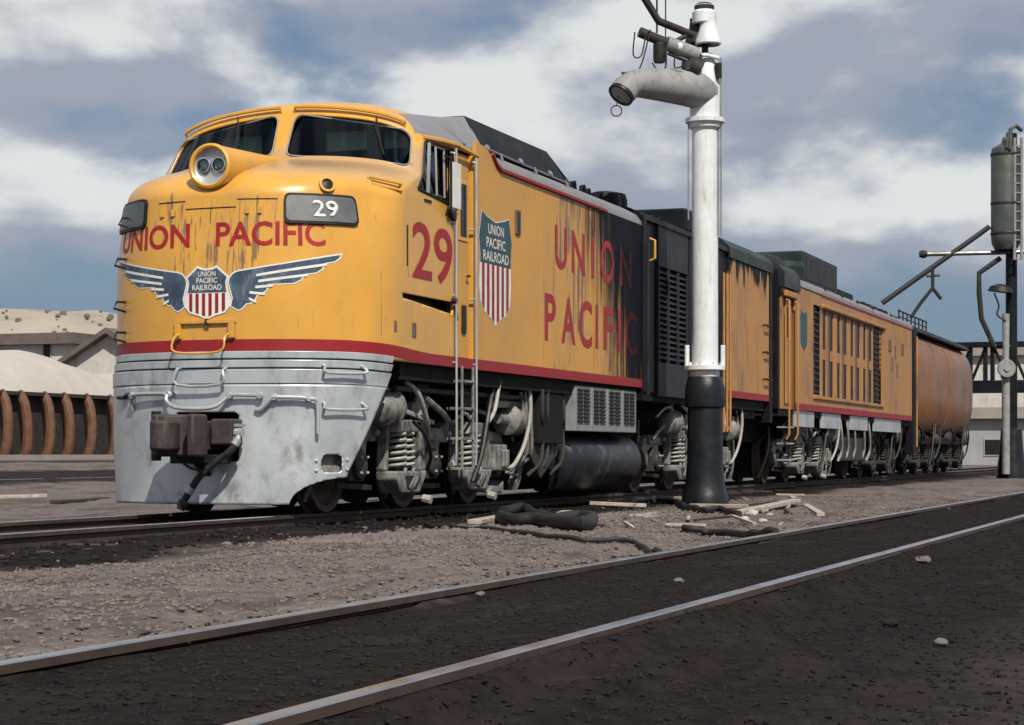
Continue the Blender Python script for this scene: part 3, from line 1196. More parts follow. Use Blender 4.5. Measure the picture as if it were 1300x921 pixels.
def shield(parent, poly, cx, cz0, mapper, patch, zsplit, border, texts, tmat, o1, name='shield_emblem'):
    e = bm_obj(patch(poly, o1), name, 'white', parent)
    inn = inset(poly, border)
    bm_obj(patch(clip_poly(inn, zsplit, True), o1 + .003), 'blue_field', 'teal' if tmat else 'navy', e)
    low_ = clip_poly(inn, zsplit - border * .4, False)
    xs = [p[0] for p in low_]
    a, c = min(xs), max(xs)
    k = 13
    for i in range(1, k, 2):
        s3 = clipx(clipx(low_, lerp(a, c, i / k), True), lerp(a, c, (i + 1) / k), False)
        if len(s3) > 2:
            bm_obj(patch(s3, o1 + .003), 'red_bar', 'red', e)
    for tx, xa, xb, za, zb in texts:
        bm_obj(text_bm(tx, xa, xb, za, zb, mapper(o1 + .006), bold=.012), 'lettering', 'shield_white', e)
    return e


em = shield(loco, SH, 0, 0, nm, nose_patch, 2.27, .022,
            [('UNION', -.098, .098, 2.432, 2.486), ('PACIFIC', -.118, .118, 2.365, 2.419), ('RAILROAD', -.165, .165, 2.293, 2.349)], False, .009)
for s_ in (1, -1):
    out = [(.235, 2.40), (.30, 2.475), (.42, 2.50), (.7, 2.55), (1.0, 2.60), (1.43, 2.675), (1.39, 2.60), (1.33, 2.565), (1.24, 2.55), (1.20, 2.495), (1.13, 2.455), (1.05, 2.445), (1.0, 2.385), (.93, 2.345), (.86, 2.335), (.60, 2.31), (.56, 2.25), (.49, 2.215), (.41, 2.165), (.345, 2.135), (.30, 2.11), (.245, 2.11), (.25, 2.2), (.222, 2.3)]
    # keep the wing's lower lobes as separate steps
    out = [(.235, 2.41), (.275, 2.465), (.33, 2.49), (.5, 2.515), (.8, 2.562), (1.1, 2.615), (1.43, 2.675), (1.40, 2.615), (1.34, 2.575), (1.24, 2.555), (1.21, 2.50), (1.14, 2.455), (1.03, 2.44), (.99, 2.385), (.91, 2.345), (.66, 2.335), (.645, 2.28), (.59, 2.24), (.545, 2.225), (.52, 2.175), (.47, 2.145), (.43, 2.14), (.39, 2.095), (.34, 2.075), (.25, 2.125), (.27, 2.21), (.245, 2.30), (.228, 2.36)]
    poly = [(s_ * a, c) for a, c in out]
    wg = bm_obj(nose_patch(poly, .004), 'wing_emblem', 'white', loco)
    bm_obj(nose_patch(inset(poly, .015), .007), 'blue_field', 'navy', wg)
    for (a0, c0, a1, c1) in ((.53, 2.435, 1.25, 2.552), (.55, 2.375, 1.05, 2.44), (.52, 2.315, .70, 2.330), (.46, 2.262, .62, 2.245), (.455, 2.20, .53, 2.165)):
        th_ = .013
        bm_obj(nose_patch([(s_ * a0, c0 - th_), (s_ * a1, c1 - th_), (s_ * a1, c1 + th_), (s_ * a0, c0 + th_)], .010), 'feather_line', 'white', wg)

# seams of the nose door and hatch
for poly in ([(-.62, 3.21), (-.28, 3.213)], [(-.27, 3.13), (.30, 3.135)], [(.31, 3.215), (.74, 3.213)], ):
    (a, c), (d, e) = poly
    G().tube([onnose(lerp(a, d, k / 10), lerp(c, e, k / 10), .001) for k in range(11)], .006, 6).obj('seam', 'dark_steel', loco)
G().tube([onnose(.02, 3.13, .001), onnose(.02, 2.98, .001)], .004, 6).obj('seam', 'dark_steel', loco)
for q, z0, z1 in ((-.31, 3.20, 2.58), (.34, 3.20, 2.58), (1.92, 3.1, 1.86), (-1.75, 3.1, 1.86)):
    G().tube([onnose(q, z0, .0), onnose(q, (z0 + z1) / 2, .0), onnose(q, z1, .0)], .0035, 6).obj('seam', 'roof_brown', loco)
for q in (-.56, -.42, .42, .55):
    G().box(-.02, .02, -.012, .012, -.035, .035).obj('hinge', 'yellow_nose', loco, loc=onnose(q, 3.1, .01), smooth=False)
# pulled-out strips at the cab corner and small plates
for q, z, a, c in ((2.17, 1.965, .022, .055), (2.66, 1.95, .05, .075)):
    bm_obj(nose_patch([(q - a, z - c), (q + a, z - c), (q + a, z + c), (q - a, z + c)], .010), 'plate', 'roof_brown', loco, .01)
G().tube([onnose(2.47, 3.05, .004), onnose(2.47, 2.62, .004)], .010, 6).obj('corner_seam', 'dark_steel', loco)
# a row of little grabs standing out on the far edge of the nose
for z in (3.05, 2.62, 2.17, 1.85):
    c = [onnose(-1.20, z + .05, .0), onnose(-1.20, z + .05, .10), onnose(-1.20, z - .02, .13), onnose(-1.20, z - .05, .0)]
    G().tube(c, .014, 6).obj('grab_iron', 'dark_steel', loco)

# yellow coupler platform with its grab under the shield
for q in (-.33, .28):
    G().box(onnose(q, 0).x - .035, onnose(q, 0).x + .035, onnose(q, 0).y - .05, onnose(q, 0).y + .02, 1.80, 1.95).obj('bracket', 'yellow_nose', loco, smooth=False, bevel=.01)
strip(-.37, .32, 1.955, 1.985, .035, 20, .035).obj('ledge', 'yellow_nose', loco)
a, c = onnose(-.30, 1.85, .03), onnose(.25, 1.85, .03)
G().tube(spl([a, onnose(-.30, 1.80, .14), onnose(-.27, 1.66, .16), onnose(.20, 1.66, .16), onnose(.25, 1.80, .14), c], 4), .0115, 8).obj('grab_iron', 'yellow_front', loco)
G().tube([onnose(0.0, 1.998, .01), onnose(0.0, 1.97, .05), onnose(.03, 1.93, .03)], .012, 6).obj('hook', 'dark_steel', loco)

# ------------------------------------------------------------------ silver pilot
qe = lambda z: lerp(1.46, 2.10, max(0, min(1.05, (z - .439) / (1.567 - .439)))) if z > .439 else lerp(1.40, 1.46, (z - .12) / .32)
zt = lambda q, d: zlo(q) - d
for i, (d0, d1, off) in enumerate(((.003, .074, .014), (.092, .168, .030), (.186, .332, .046))):
    gg = G()
    n = 70
    rows_ = []
    for k in range(n + 1):
        u = lerp(-1, 1, k / n)
        zz0, zz1 = zt(u * 2.1, d1), zt(u * 2.1, d0)
        q0_, q1_ = u * qe(zz0), u * qe(zz1)
        rows_.append([onnose(q0_, zz0, off), onnose(q1_, zz1, off), onnose(q1_, zz1, off - .04), onnose(q0_, zz0, off - .04)])
    vs_ = [p for r_ in rows_ for p in r_]
    fs_ = [(k * 4 + a, k * 4 + (a + 1) % 4, (k + 1) * 4 + (a + 1) % 4, (k + 1) * 4 + a) for k in range(n) for a in range(4)]
    gg.add(vs_, fs_ + [(3, 2, 1, 0), (n * 4, n * 4 + 1, n * 4 + 2, n * 4 + 3)])
    gg.obj('pilot_band', 'silver', loco, bevel=.006)

strip(-1.98, 1.98, lambda q: zlo(q) - .36, lambda q: zlo(q) - .004, -.012, 80, .02).obj('pilot_backing', 'black', loco)
POCKET = [(-.34, .55), (.36, .55), (.36, 1.05), (-.34, 1.05)]
ARCH = [(.86, .0)] + [(1.50 - .64 * math.cos(a), .10 + .29 * math.sin(a)) for a in np.linspace(0, 1.45, 9)] + [(1.62, .40), (1.62, .0)]
HOLE = round_poly([(1.18, .44), (1.40, .44), (1.40, .62), (1.18, .62)], .05)


def build_pilot():
    us = np.linspace(-1, 1, 131)
    zs = np.linspace(.115, zlo(0) - .34, 52)
    P, ins = [], []
    for z in zs:
        for u in us:
            q = u * qe(z)
            z2 = z + (0 if z < 1.2 else (zlo(q) - zlo(0)) * (z - 1.2) / .13)
            p = (q, z2)
            inside = 0
            for poly in (POCKET, ARCH, HOLE):
                d, c = sd_poly(p, poly)
                if d < 0:
                    inside = 1
                    p2 = c
                    break
            P.append((p, p2 if inside else p))
            ins.append(inside)
    n_ = len(us)
    use = {}
    fs_ = []
    for j in range(len(zs) - 1):
        for i in range(n_ - 1):
            q4 = (j * n_ + i, j * n_ + i + 1, (j + 1) * n_ + i + 1, (j + 1) * n_ + i)
            if all(ins[a] for a in q4):
                continue
            fs_.append(q4)
    used = sorted({a for f in fs_ for a in f})
    idx = {a: k for k, a in enumerate(used)}
    gg = G().add([onnose(*(P[a][1]), .022) for a in used], [tuple(idx[a] for a in f) for f in fs_])
    o = gg.obj('pilot', 'silver', loco, ang=50)
    md = o.modifiers.new('thickness', 'SOLIDIFY')
    md.thickness = .035
    md.offset = 0
    return o


build_pilot()
# plates of the pilot: raised panel round the coupler, welded edges
strip(-.745, -.725, .47, 1.25, .036, 2, .03).obj('pilot_rib', 'silver_bar', loco)
strip(.545, .56, .47, 1.25, .036, 2, .03).obj('pilot_rib', 'silver_bar', loco)
strip(-.74, -.36, .462, .478, .034, 8, .02).obj('pilot_rib', 'silver_bar', loco)
G().tube([onnose(-.15, .44, .03), onnose(-.15, .33, .03)], .008, 6).box(-.19, -.10, -2.96, -2.92, .315, .335).obj('pilot_catch', 'silver_bar', loco)
# dark inside behind the pocket and small hole
G().box(-.9, .9, -2.55, -2.35, .3, 1.35).obj('buffer_beam', 'underframe', loco, smooth=False)
bm_obj(nose_patch([(1.12, .40), (1.46, .40), (1.46, .68), (1.12, .68)], -.06), 'backing_plate', 'truck_grey', loco, .01)
for q, z in ((1.13, .46), (1.13, .56), (1.45, .47), (1.45, .57)):
    G().lathe([(.016, 0), (.016, .02), (0, .026)], onnose(q, z, .035), BN(q), 8, cap=False).obj('bolt', 'silver_bar', loco)
# hand holds
for q0_, q1_, z0, z1, mt in ((-.30, .22, 1.50, 1.33, 'silver_bar'), (1.20, 1.62, 1.53, 1.45, 'silver_bar'), (1.20, 1.62, 1.15, 1.08, 'silver_bar')):
    G().tube(spl([onnose(q0_, z0, .02), onnose(q0_ + .005, z0 - .02, .10), onnose(q0_ + .02, z1, .12), onnose(q1_ - .02, z1, .12), onnose(q1_ - .005, z0 - .03, .10), onnose(q1_, z0, .02)], 3), .016, 8).obj('grab_iron', mt, loco)
# uncoupling lever
pl = [(-.95, 1.08, .05), (-.93, 1.18, .08), (-.88, 1.235, .1), (-.60, 1.245, .1), (-.42, 1.235, .1), (-.40, 1.17, .12), (-.28, 1.10, .14), (0, 1.085, .16), (.16, 1.11, .14), (.26, 1.20, .1), (.34, 1.225, .1), (.60, 1.215, .1)]
G().tube(spl([onnose(a, c, d) for a, c, d in pl], 3), .021, 8).obj('uncoupling_lever', 'silver_bar', loco)
pl = [(.53, 1.07, .06), (.60, 1.08, .08), (.70, 1.19, .1), (.76, 1.20, .1), (1.07, 1.185, .1), (1.13, 1.13, .1), (1.135, .83, .1)]
G().tube(spl([onnose(a, c, d) for a, c, d in pl], 3), .021, 8).obj('uncoupling_lever', 'silver_bar', loco)
for q, z in ((-.40, 1.235), (.28, 1.215), (.58, 1.215), (.72, 1.2), (1.05, 1.19), (-.9, 1.23)):
    G().lathe([(.035, -.02), (.04, .02), (.03, .035)], onnose(q, z, .08), BN(q), 10).obj('lever_bracket', 'silver_bar', loco)
G().tube([onnose(-1.3, 1.22, .05), onnose(-1.12, 1.215, .06), onnose(-1.0, 1.25, .07)], .02, 8).obj('side_pipe', 'dark_steel', loco)
# coupler: shank, head, knuckle, carrier
gg = G().box(-.13, .13, -3.35, -2.5, .66, .96)
gg.obj('coupler_shank', 'coupler_steel', loco, bevel=.02)
head = [(-.30, -3.30), (-.27, -3.52), (-.20, -3.70), (-.12, -3.73), (-.10, -3.60), (.02, -3.52), (.10, -3.50), (.17, -3.60), (.20, -3.73), (.285, -3.75), (.30, -3.60), (.25, -3.38), (.16, -3.24), (-.16, -3.24)]
ck = G().prism(head, .60, 1.02, 'XY').obj('coupler_head', 'coupler_steel', loco, bevel=.025)
kn = [(.02, -3.50), (.05, -3.66), (.0, -3.76), (-.10, -3.80), (-.20, -3.74), (-.24, -3.62), (-.16, -3.52), (-.06, -3.47)]
G().prism(kn, .66, .96, 'XY').obj('knuckle', 'coupler_steel', ck, bevel=.03)
G().lathe([(.05, .56), (.05, 1.05)], (-.20, -3.60, 0), (0, 0, 1), 12).obj('pin', 'dark_steel', ck)
G().box(-.28, .28, -3.18, -2.62, .53, .62).prism([(-3.2, .62), (-2.6, .62), (-2.6, .42), (-2.95, .40)], -.06, .06).obj('coupler_carrier', 'dark_steel', loco, smooth=False, bevel=.012)
G().box(.16, .40, -3.15, -2.85, .72, .98).obj('draft_box', 'coupler_steel', loco, smooth=False, bevel=.02)
# air hose with its angle cock
hs = [(.42, -2.98, .86), (.45, -3.08, .84), (.46, -3.14, .76), (.40, -3.18, .66), (.26, -3.22, .55), (.10, -3.26, .40), (-.0, -3.28, .25), (-.06, -3.29, .16)]
ho = G().tube(spl(hs[2:], 5), .036, 10).obj('air_hose', 'rubber', loco)
G().tube(hs[:3], .026, 8).lathe([(.05, -.04), (.05, .04)], hs[1], (1, 0, 0), 10).box(.40, .50, -3.10, -3.04, .90, .93).obj('angle_cock', 'silver_bar', ho)
for k, rr in ((2, .043), (6, .041)):
    p, q_ = Vector(hs[k]), Vector(hs[k + (1 if k < 6 else -1)])
    G().lathe([(rr, -.02), (rr, .05)], p, (q_ - p), 12).obj('clamp', 'silver_bar', ho)
G().lathe([(.05, 0), (.055, .05), (.035, .10)], hs[-1], (-.3, -.2, -1), 12).obj('glad_hand', 'iron', ho)
G().tube(spl([(.10, -3.24, .46), (-.02, -3.28, .50), (-.16, -3.28, .62), (-.2, -3.2, .7)], 4), .012, 6).obj('chain', 'iron', loco)
G().tube([(.36, -2.98, .80), (.36, -3.1, .80)], .03, 8).lathe([(.05, 0), (.05, .06)], (.36, -3.05, .80), (0, -1, 0), 10).obj('hose_fitting', 'silver_bar', loco)

# ------------------------------------------------------------------ side of the cab unit
X0 = 1.6
# door in its recess between two posts
G().box(1.50, 1.53, .0, .66, 1.62, 4.05).obj('door_recess', 'yellow_side', loco, smooth=False)
dr = G().box(1.53, 1.56, .13, .55, 1.72, 3.98).obj('cab_door', 'yellow_side', loco, smooth=False, bevel=.008)
G().box(1.56, 1.572, .20, .48, 3.05, 3.75).obj('window_frame', 'yellow_nose', dr, smooth=False, bevel=.006)
G().box(1.572, 1.576, .24, .44, 3.10, 3.70).obj('window_pane', 'glass', dr, smooth=False)
G().tube([(1.56, .48, 2.66), (1.60, .48, 2.66), (1.60, .40, 2.66)], .012, 6).box(1.56, 1.58, .30, .42, 2.0, 2.32).obj('handle', 'dark_steel', dr)
G().box(1.50, 1.60, .0, .08, 1.62, 4.06).obj('door_post', 'yellow_nose', loco, smooth=False, bevel=.01)
G().box(1.50, 1.60, .60, .68, 1.62, 4.06).obj('door_post', 'yellow_nose', loco, smooth=False, bevel=.01)
G().box(1.50, 1.612, .005, .675, 1.60, 1.715).obj('door_sill', 'red', loco, smooth=False)
for y, z1 in ((-.10, 3.98), (.55, 3.96)):
    gg = G().tube(spl([(1.58, y, z1 + .02), (1.64, y, z1), (1.65, y, z1 - .08), (1.65, y, 2.2), (1.65, y, .62), (1.60, y, .55)], 4), .0135, 8)
    for z in (3.2, 2.4, 1.65):
        gg.tube([(1.65, y, z), (1.56, y, z)], .012, 6)
    gg.obj('handrail', 'silver_bar', loco)
for y in (.16, .52):
    G().tube([(1.62, y, 1.62), (1.62, y, .45)], .018, 8).obj('ladder_rail', 'truck_grey', loco)
for z in (.46, .80, 1.14, 1.45):
    G().box(1.44, 1.64, .14, .54, z - .015, z + .015).obj('ladder_step', 'truck_grey', loco, smooth=False, bevel=.004)

# main side: one sheet with the roof shoulder at its front end
def sheet(poly, name, m, x=X0, th=.05, bevel=.004, parent=loco):
    return G().prism(poly, x - th, x, 'YZ').obj(name, m, parent, smooth=False, bevel=bevel)


def sub_sheet(poly, name, m, x, step=.35):
    """wall sheet, with a finely divided face"""
    return sheet(poly, name, m, x)


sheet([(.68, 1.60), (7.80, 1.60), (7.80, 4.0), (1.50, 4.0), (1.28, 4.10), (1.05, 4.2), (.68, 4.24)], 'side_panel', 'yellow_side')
sheet([(.68, 1.60), (7.80, 1.60), (7.80, 1.72), (.68, 1.72)], 'red_stripe', 'red', X0 + .006, .01, 0)
G().tube(spl([(1.603, 1.22, 4.16), (1.606, 1.36, 4.06), (1.608, 1.52, 4.01)], 4) + [Vector((1.608, 5.9, 4.0))], .030, 6).obj('red_stripe', 'red', loco)
for y in (.68, 3.05, 5.35, 7.8):
    G().box(1.595, 1.604, y - .006, y + .006, 1.73, 3.98).obj('seam', 'yellow_side', loco, smooth=False)
G().box(1.60, 1.625, 2.05, 2.22, 3.30, 3.60).obj('vent_plate', 'roof_brown', loco, smooth=False, bevel=.01)
G().box(1.625, 1.63, 2.08, 2.15, 3.33, 3.57).obj('vent_slot', 'black', loco, smooth=False)

# numerals and lettering
bm_obj(text_bm('29', -1.30, -.10, 2.50, 3.12, lambda y, z: Vector((1.605, y, z)), 0, .012), 'lettering', 'red_letter', loco)
for tx, a, z0, z1, mid in (('U', 3.62, 3.02, 3.58, .52), ('N', 4.34, 3.02, 3.58, .58), ('I', 5.22, 3.02, 3.58, .13), ('O', 5.66, 3.0, 3.60, .66), ('N', 6.62, 3.02, 3.58, .58),
                           ('P', 3.20, 2.07, 2.67, .46), ('A', 3.90, 2.07, 2.67, .60), ('C', 4.66, 2.05, 2.69, .60), ('I', 5.42, 2.07, 2.67, .13), ('F', 5.80, 2.07, 2.67, .46), ('I', 6.52, 2.07, 2.67, .13), ('C', 6.9, 2.05, 2.69, .6)):
    bm_obj(text_bm(tx, a, a + mid, z0, z1, sm(.004), 0, .02), 'lettering', 'red_side_letter', loco)

# side shield
SS = [(.86, 3.48), (1.02, 3.42), (1.34, 3.37), (1.66, 3.42), (1.82, 3.46), (1.93, 3.16), (1.885, 2.95), (1.90, 2.6), (1.86, 2.40), (1.72, 2.28), (1.50, 2.22), (1.34, 2.14), (1.18, 2.22), (.96, 2.29), (.80, 2.42), (.77, 2.6), (.80, 2.95), (.755, 3.16)]


def side_patch(poly, off, x=1.6):
    bm = bmesh.new()
    vs_ = [bm.verts.new((x + off, y, z)) for y, z in poly]
    es = [bm.edges.new((vs_[i], vs_[(i + 1) % len(vs_)])) for i in range(len(vs_))]
    bmesh.ops.triangle_fill(bm, use_beauty=True, edges=es)
    return bm


shield(loco, SS, 0, 0, sm, side_patch, 2.86, .012, [('UNION', 1.07, 1.62, 3.21, 3.33), ('PACIFIC', 1.01, 1.68, 3.05, 3.17), ('RAILROAD', .90, 1.79, 2.89, 3.01)], True, .003)

# far side wall, deck and rear wall
G().box(-1.6, -1.55, 0, 16.9, 1.60, 4.05).obj('side_panel', 'yellow_side', loco, smooth=False)
G().box(-1.5, 1.5, 16.7, 16.9, 1.6, 4.3).obj('rear_wall', 'panel_black', loco, smooth=False)
G().box(-1.52, 1.52, -1.45, 16.9, 1.42, 1.595).obj('deck', 'underframe', loco, smooth=False)
G().box(-.75, .75, -2.2, 16.8, .95, 1.42).obj('frame', 'underframe', loco, smooth=False)

# sooty middle: post, recess, louvres, panels
G().box(1.52, 1.62, 7.80, 7.98, 1.55, 4.16).obj('post', 'panel_black', loco, smooth=False, bevel=.01)
G().tube([(1.66, 7.9, 3.75), (1.66, 7.9, 1.5)], .022, 8).obj('handrail', 'panel_grey', loco)
G().box(1.50, 1.55, 7.98, 8.74, 1.55, 4.16).obj('recessed_panel', 'panel_black', loco, smooth=False)
G().tube([(1.58, 8.3, 3.85), (1.66, 8.3, 3.82), (1.66, 8.3, 3.55), (1.58, 8.3, 3.52)], .02, 8).obj('grab_iron', 'yellow_nose', loco)
for y0, y1, z0, z1, m_ in ((8.74, 10.55, 3.48, 4.15, 'panel_grey'), (8.74, 10.55, 1.50, 2.02, 'panel_grey'), (10.62, 12.55, 1.55, 4.15, 'panel_black')):
    G().box(1.53, 1.595, y0, y1, z0, z1).obj('equipment_panel', m_, loco, smooth=False, bevel=.01)
lv = G().box(1.47, 1.50, 8.74, 10.55, 2.02, 3.48).obj('louvre_panel', 'black', loco, smooth=False)
for y in (8.77, 9.36, 9.95, 10.52):
    G().box(1.50, 1.60, y - .025, y + .025, 2.03, 3.47).obj('mullion', 'panel_grey', lv, smooth=False)
slat = None
for k, (y0, y1) in enumerate(((8.80, 9.33), (9.39, 9.92), (9.98, 10.49))):
    for i in range(16):
        z = 2.08 + i * .087
        if slat is None:
            slat = G().add([(1.585, 0, 0), (1.585, .52, 0), (1.525, .52, .075), (1.525, 0, .075), (1.577, 0, -.006), (1.577, .52, -.006), (1.517, .52, .069), (1.517, 0, .069)],
                           [(0, 1, 2, 3), (7, 6, 5, 4), (0, 4, 5, 1), (2, 6, 7, 3), (1, 5, 6, 2), (0, 3, 7, 4)]).obj('slat', 'panel_grey', lv, smooth=False)
            o = slat
        else:
            o = slat.copy()
            COL.objects.link(o)
            o.parent = lv
        o.location = (0, y0 + random.uniform(0, .008), z)
# end bay of the cab unit: posts, handrails and the yellow panel
G().box(1.50, 1.56, 12.55, 13.36, 1.55, 4.15).obj('recessed_panel', 'panel_black', loco, smooth=False)
for y in (12.75, 12.98, 13.22):
    G().tube([(1.66, y, 3.7), (1.66, y, 1.0)], .022, 8).obj('handrail', 'yellow_rear', loco)
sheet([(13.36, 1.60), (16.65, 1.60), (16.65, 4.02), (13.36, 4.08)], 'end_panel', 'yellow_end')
sheet([(13.36, 1.60), (16.65, 1.60), (16.65, 1.72), (13.36, 1.72)], 'red_stripe', 'red', X0 + .006, .01, 0)
for z in (2.0, 2.5, 3.0):
    G().tube([(1.6, 16.1, z), (1.68, 16.1, z), (1.68, 16.5, z), (1.6, 16.5, z)], .018, 6).obj('grab_iron', 'dark_steel', loco)
G().box(1.45, 1.62, 16.66, 16.86, 1.2, 4.2).obj('corner_post', 'panel_black', loco, smooth=False, bevel=.01)

# roofs
def roof(prof, y0, y1, name, m, parent, y_skew=0):
    full = prof + [(-x, z) for x, z in prof[::-1] if x > 1e-6]
    gg = G()
    n_ = len(full)
    gg.add([(x, y0, z) for x, z in full] + [(x, y1, z) for x, z in full],
           [(i, i + 1, n_ + i + 1, n_ + i) for i in range(n_ - 1)] + [tuple(range(n_))[::-1], tuple(range(n_, 2 * n_)), (n_ - 1, 0, n_, 2 * n_ - 1)])
    return gg.obj(name, m, parent, ang=40)


RP = [(1.60, 3.98), (1.585, 4.06), (1.52, 4.15), (1.36, 4.24), (1.1, 4.31), (.7, 4.36), (0, 4.39)]
roof(RP, 1.3, 7.8, 'roof', 'roof_grey', loco)
# sloping front of the roof hatch, running up from the cab roof
gg = G()
ms = [1, .97, .92, .85, .75, .62, .45, .25, 0]
A1 = [(1.575 * m, .635, 4.64 - .54 * m ** 3.2) for m in ms]
A2 = [(x, 1.62, z) for x, z in ((1.60, 4.01), (1.55, 4.11), (1.46, 4.20), (1.34, 4.29), (1.23, 4.48), (1.10, 4.69), (.8, 4.70), (.4, 4.70), (0, 4.70))]
A1 = A1 + [(-x, y, z) for x, y, z in A1[::-1][1:]]
A2 = A2 + [(-x, y, z) for x, y, z in A2[::-1][1:]]
n = len(A1)
gg.add(A1 + A2, [(i, i + 1, n + i + 1, n + i) for i in range(n - 1)])
gg.obj('roof_shoulder', 'roof_grey', loco, ang=60)
# dark inclined intake hatch
for s_ in (1, -1):
    v = [(1.33, 1.52, 4.30), (1.33, 5.08, 4.27), (1.10, 4.80, 4.70), (1.10, 1.62, 4.70), (1.22, 1.52, 4.26), (1.22, 5.08, 4.24), (.98, 4.80, 4.68), (.98, 1.62, 4.68)]
    G().add([(x * s_, y, z) for x, y, z in v], [(0, 1, 2, 3), (7, 6, 5, 4), (0, 4, 5, 1), (1, 5, 6, 2), (2, 6, 7, 3), (3, 7, 4, 0)]).obj('intake_panel', 'roof_dark', loco, smooth=False, bevel=.01)
    for y in (1.75, 3.0, 4.2):
        G().lathe([(.045, 0), (.05, .02), (.02, .04)], (s_ * 1.34, y, 4.31), (s_, 0, .6), 10).obj('latch', 'roof_grey', loco)
G().add([(-1.10, 1.62, 4.70), (1.10, 1.62, 4.70), (1.10, 4.80, 4.70), (-1.10, 4.80, 4.70), (1.30, 5.3, 4.30), (-1.30, 5.3, 4.30)], [(0, 1, 2, 3), (3, 2, 4, 5)]).obj('hatch_top', 'roof_dark', loco, smooth=False)
G().tube([(1.345, 1.5, 4.31), (1.345, 5.05, 4.28)], .014, 6).obj('hatch_edge', 'roof_grey', loco)
for y in (1.9, 3.2, 4.5):
    G().tube([(1.50, y, 4.17), (1.47, y, 4.26), (1.44, y + .08, 4.27), (1.42, y + .12, 4.2)], .012, 6).obj('lifting_eye', 'roof_grey', loco)
# clutter on the sooty roof
for x, y, r_, h in ((.95, 8.0, .26, .16), (.85, 8.55, .30, .22), (.2, 7.4, .3, .2)):
    G().lathe([(r_, 4.30), (r_, 4.34 + h * .6), (r_ * .9, 4.35 + h), (r_ * .5, 4.38 + h), (0, 4.39 + h)], (x, y, 0), (0, 0, 1), 18, cap=False).obj('exhaust_stack', 'roof_dark', loco)
for x, y in ((1.2, 5.55), (1.2, 6.0), (1.15, 6.4), (1.2, 6.8), (1.1, 10.0), (1.15, 10.3)):
    gg = G().tube([(x, y, 4.24), (x, y + .05, 4.37), (x, y + .18, 4.40), (x, y + .22, 4.26)], .03, 6)
    gg.obj('roof_clamp', 'roof_dark', loco)
roof([(1.62, 4.10), (1.58, 4.19), (1.40, 4.27), (.9, 4.33), (0, 4.36)], 7.78, 13.36, 'roof', 'roof_dark', loco)
G().box(-.8, 1.1, 8.0, 8.5, 4.3, 4.43).obj('roof_box', 'roof_dark', loco, smooth=False, bevel=.02)
G().box(.4, 1.45, 11.0, 12.3, 4.24, 4.62).obj('roof_box', 'roof_dark', loco, smooth=False, bevel=.04)
gg = G().prism([(12.4, 4.28), (12.55, 4.62), (12.75, 4.60), (13.3, 4.20)], .2, 1.45)
gg.obj('roof_cowl', 'roof_dark', loco, smooth=False, bevel=.03)
roof([(1.63, 4.02), (1.62, 4.20), (1.45, 4.36), (1.2, 4.43), (0, 4.48)], 13.36, 16.9, 'roof', 'roof_green', loco)
G().box(.6, 1.1, 13.6, 14.6, 4.46, 4.49).obj('roof_walk', 'roof_pale', loco, smooth=False)
# equipment below the floor between the trucks
gb = G().box(1.42, 1.56, 4.62, 7.62, .93, 1.54).obj('grille_box', 'grille', loco, smooth=False, bevel=.01)
for k in range(1, 4):
    y = lerp(4.62, 7.62, k / 4)
    G().box(1.56, 1.575, y - .025, y + .025, .94, 1.53).obj('grille_bar', 'grille', gb, smooth=False)
gs = None
for k in range(4):
    for j in range(2):
        for i in range(9):
            y = lerp(4.62, 7.62, k / 4) + .10 + j * .29
            z = 1.05 + i * .052
            if gs is None:
                gs = G().add([(0, 0, 0), (0, .24, 0), (.025, .24, .012), (.025, 0, .012), (.006, .24, .038), (.006, 0, .038)], [(0, 1, 2, 3), (3, 2, 4, 5), (0, 3, 5), (1, 4, 2)]).obj('louvre', 'black', gb, smooth=False)
                o = gs
            else:
                o = gs.copy()
                COL.objects.link(o)
                o.parent = gb
            o.location = (1.561, y, z)
G().lathe([(0, -1.72), (.30, -1.72), (.40, -1.66), (.42, -1.55), (.42, 1.55), (.40, 1.66), (.30, 1.72), (0, 1.72)], (1.10, 6.45, .52), (0, 1, 0), 28, cap=False).obj('fuel_tank', 'fuel_tank', loco)
G().lathe([(0, -1.72), (.42, -1.6), (.42, 1.6), (0, 1.72)], (-1.10, 6.45, .52), (0, 1, 0), 20, cap=False).obj('fuel_tank', 'fuel_tank', loco)
G().box(-.7, .7, 3.2, 9.4, .14, .95).obj('equipment_box', 'underframe', loco, smooth=False)
G().box(1.1, 1.5, 3.3, 4.3, .75, 1.42).obj('battery_box', 'underframe', loco, smooth=False, bevel=.02)
for y, x in ((3.35, 1.52), (3.62, 1.5), (4.42, 1.46)):
    G().tube(spl([(x, y, 1.45), (x, y, 1.1), (x - .05, y + .12, .95), (x - .05, y + .1, .55), (x - .2, y, .35)], 4), .028, 8).obj('pipe', 'truck_dark', loco)


for y, z0, z1 in ((-.55, 1.30, 1.40), (.95, 1.18, 1.41), (2.2, 1.25, 1.41)):
    G().box(1.05, 1.35, y, y + .38, z0, z1).obj('junction_box', 'truck_dark', loco, smooth=False, bevel=.012)
for y in (2.95, 3.12, 3.95, 4.15):
    G().tube(spl([(1.42, y, 1.42), (1.44, y + .02, 1.0), (1.40, y + .1, .62), (1.2, y + .05, .42)], 4), .024, 8).obj('pipe', 'truck_grey', loco)
G().tube([(1.40, -1.3, 1.33), (1.40, 4.3, 1.33)], .03, 8).obj('train_line', 'truck_dark', loco)
G().prism([(3.15, .62), (3.6, .30), (4.3, .62), (4.3, .78), (3.15, .78)], 1.15, 1.42).obj('sand_box', 'truck_dark', loco, smooth=False, bevel=.02)

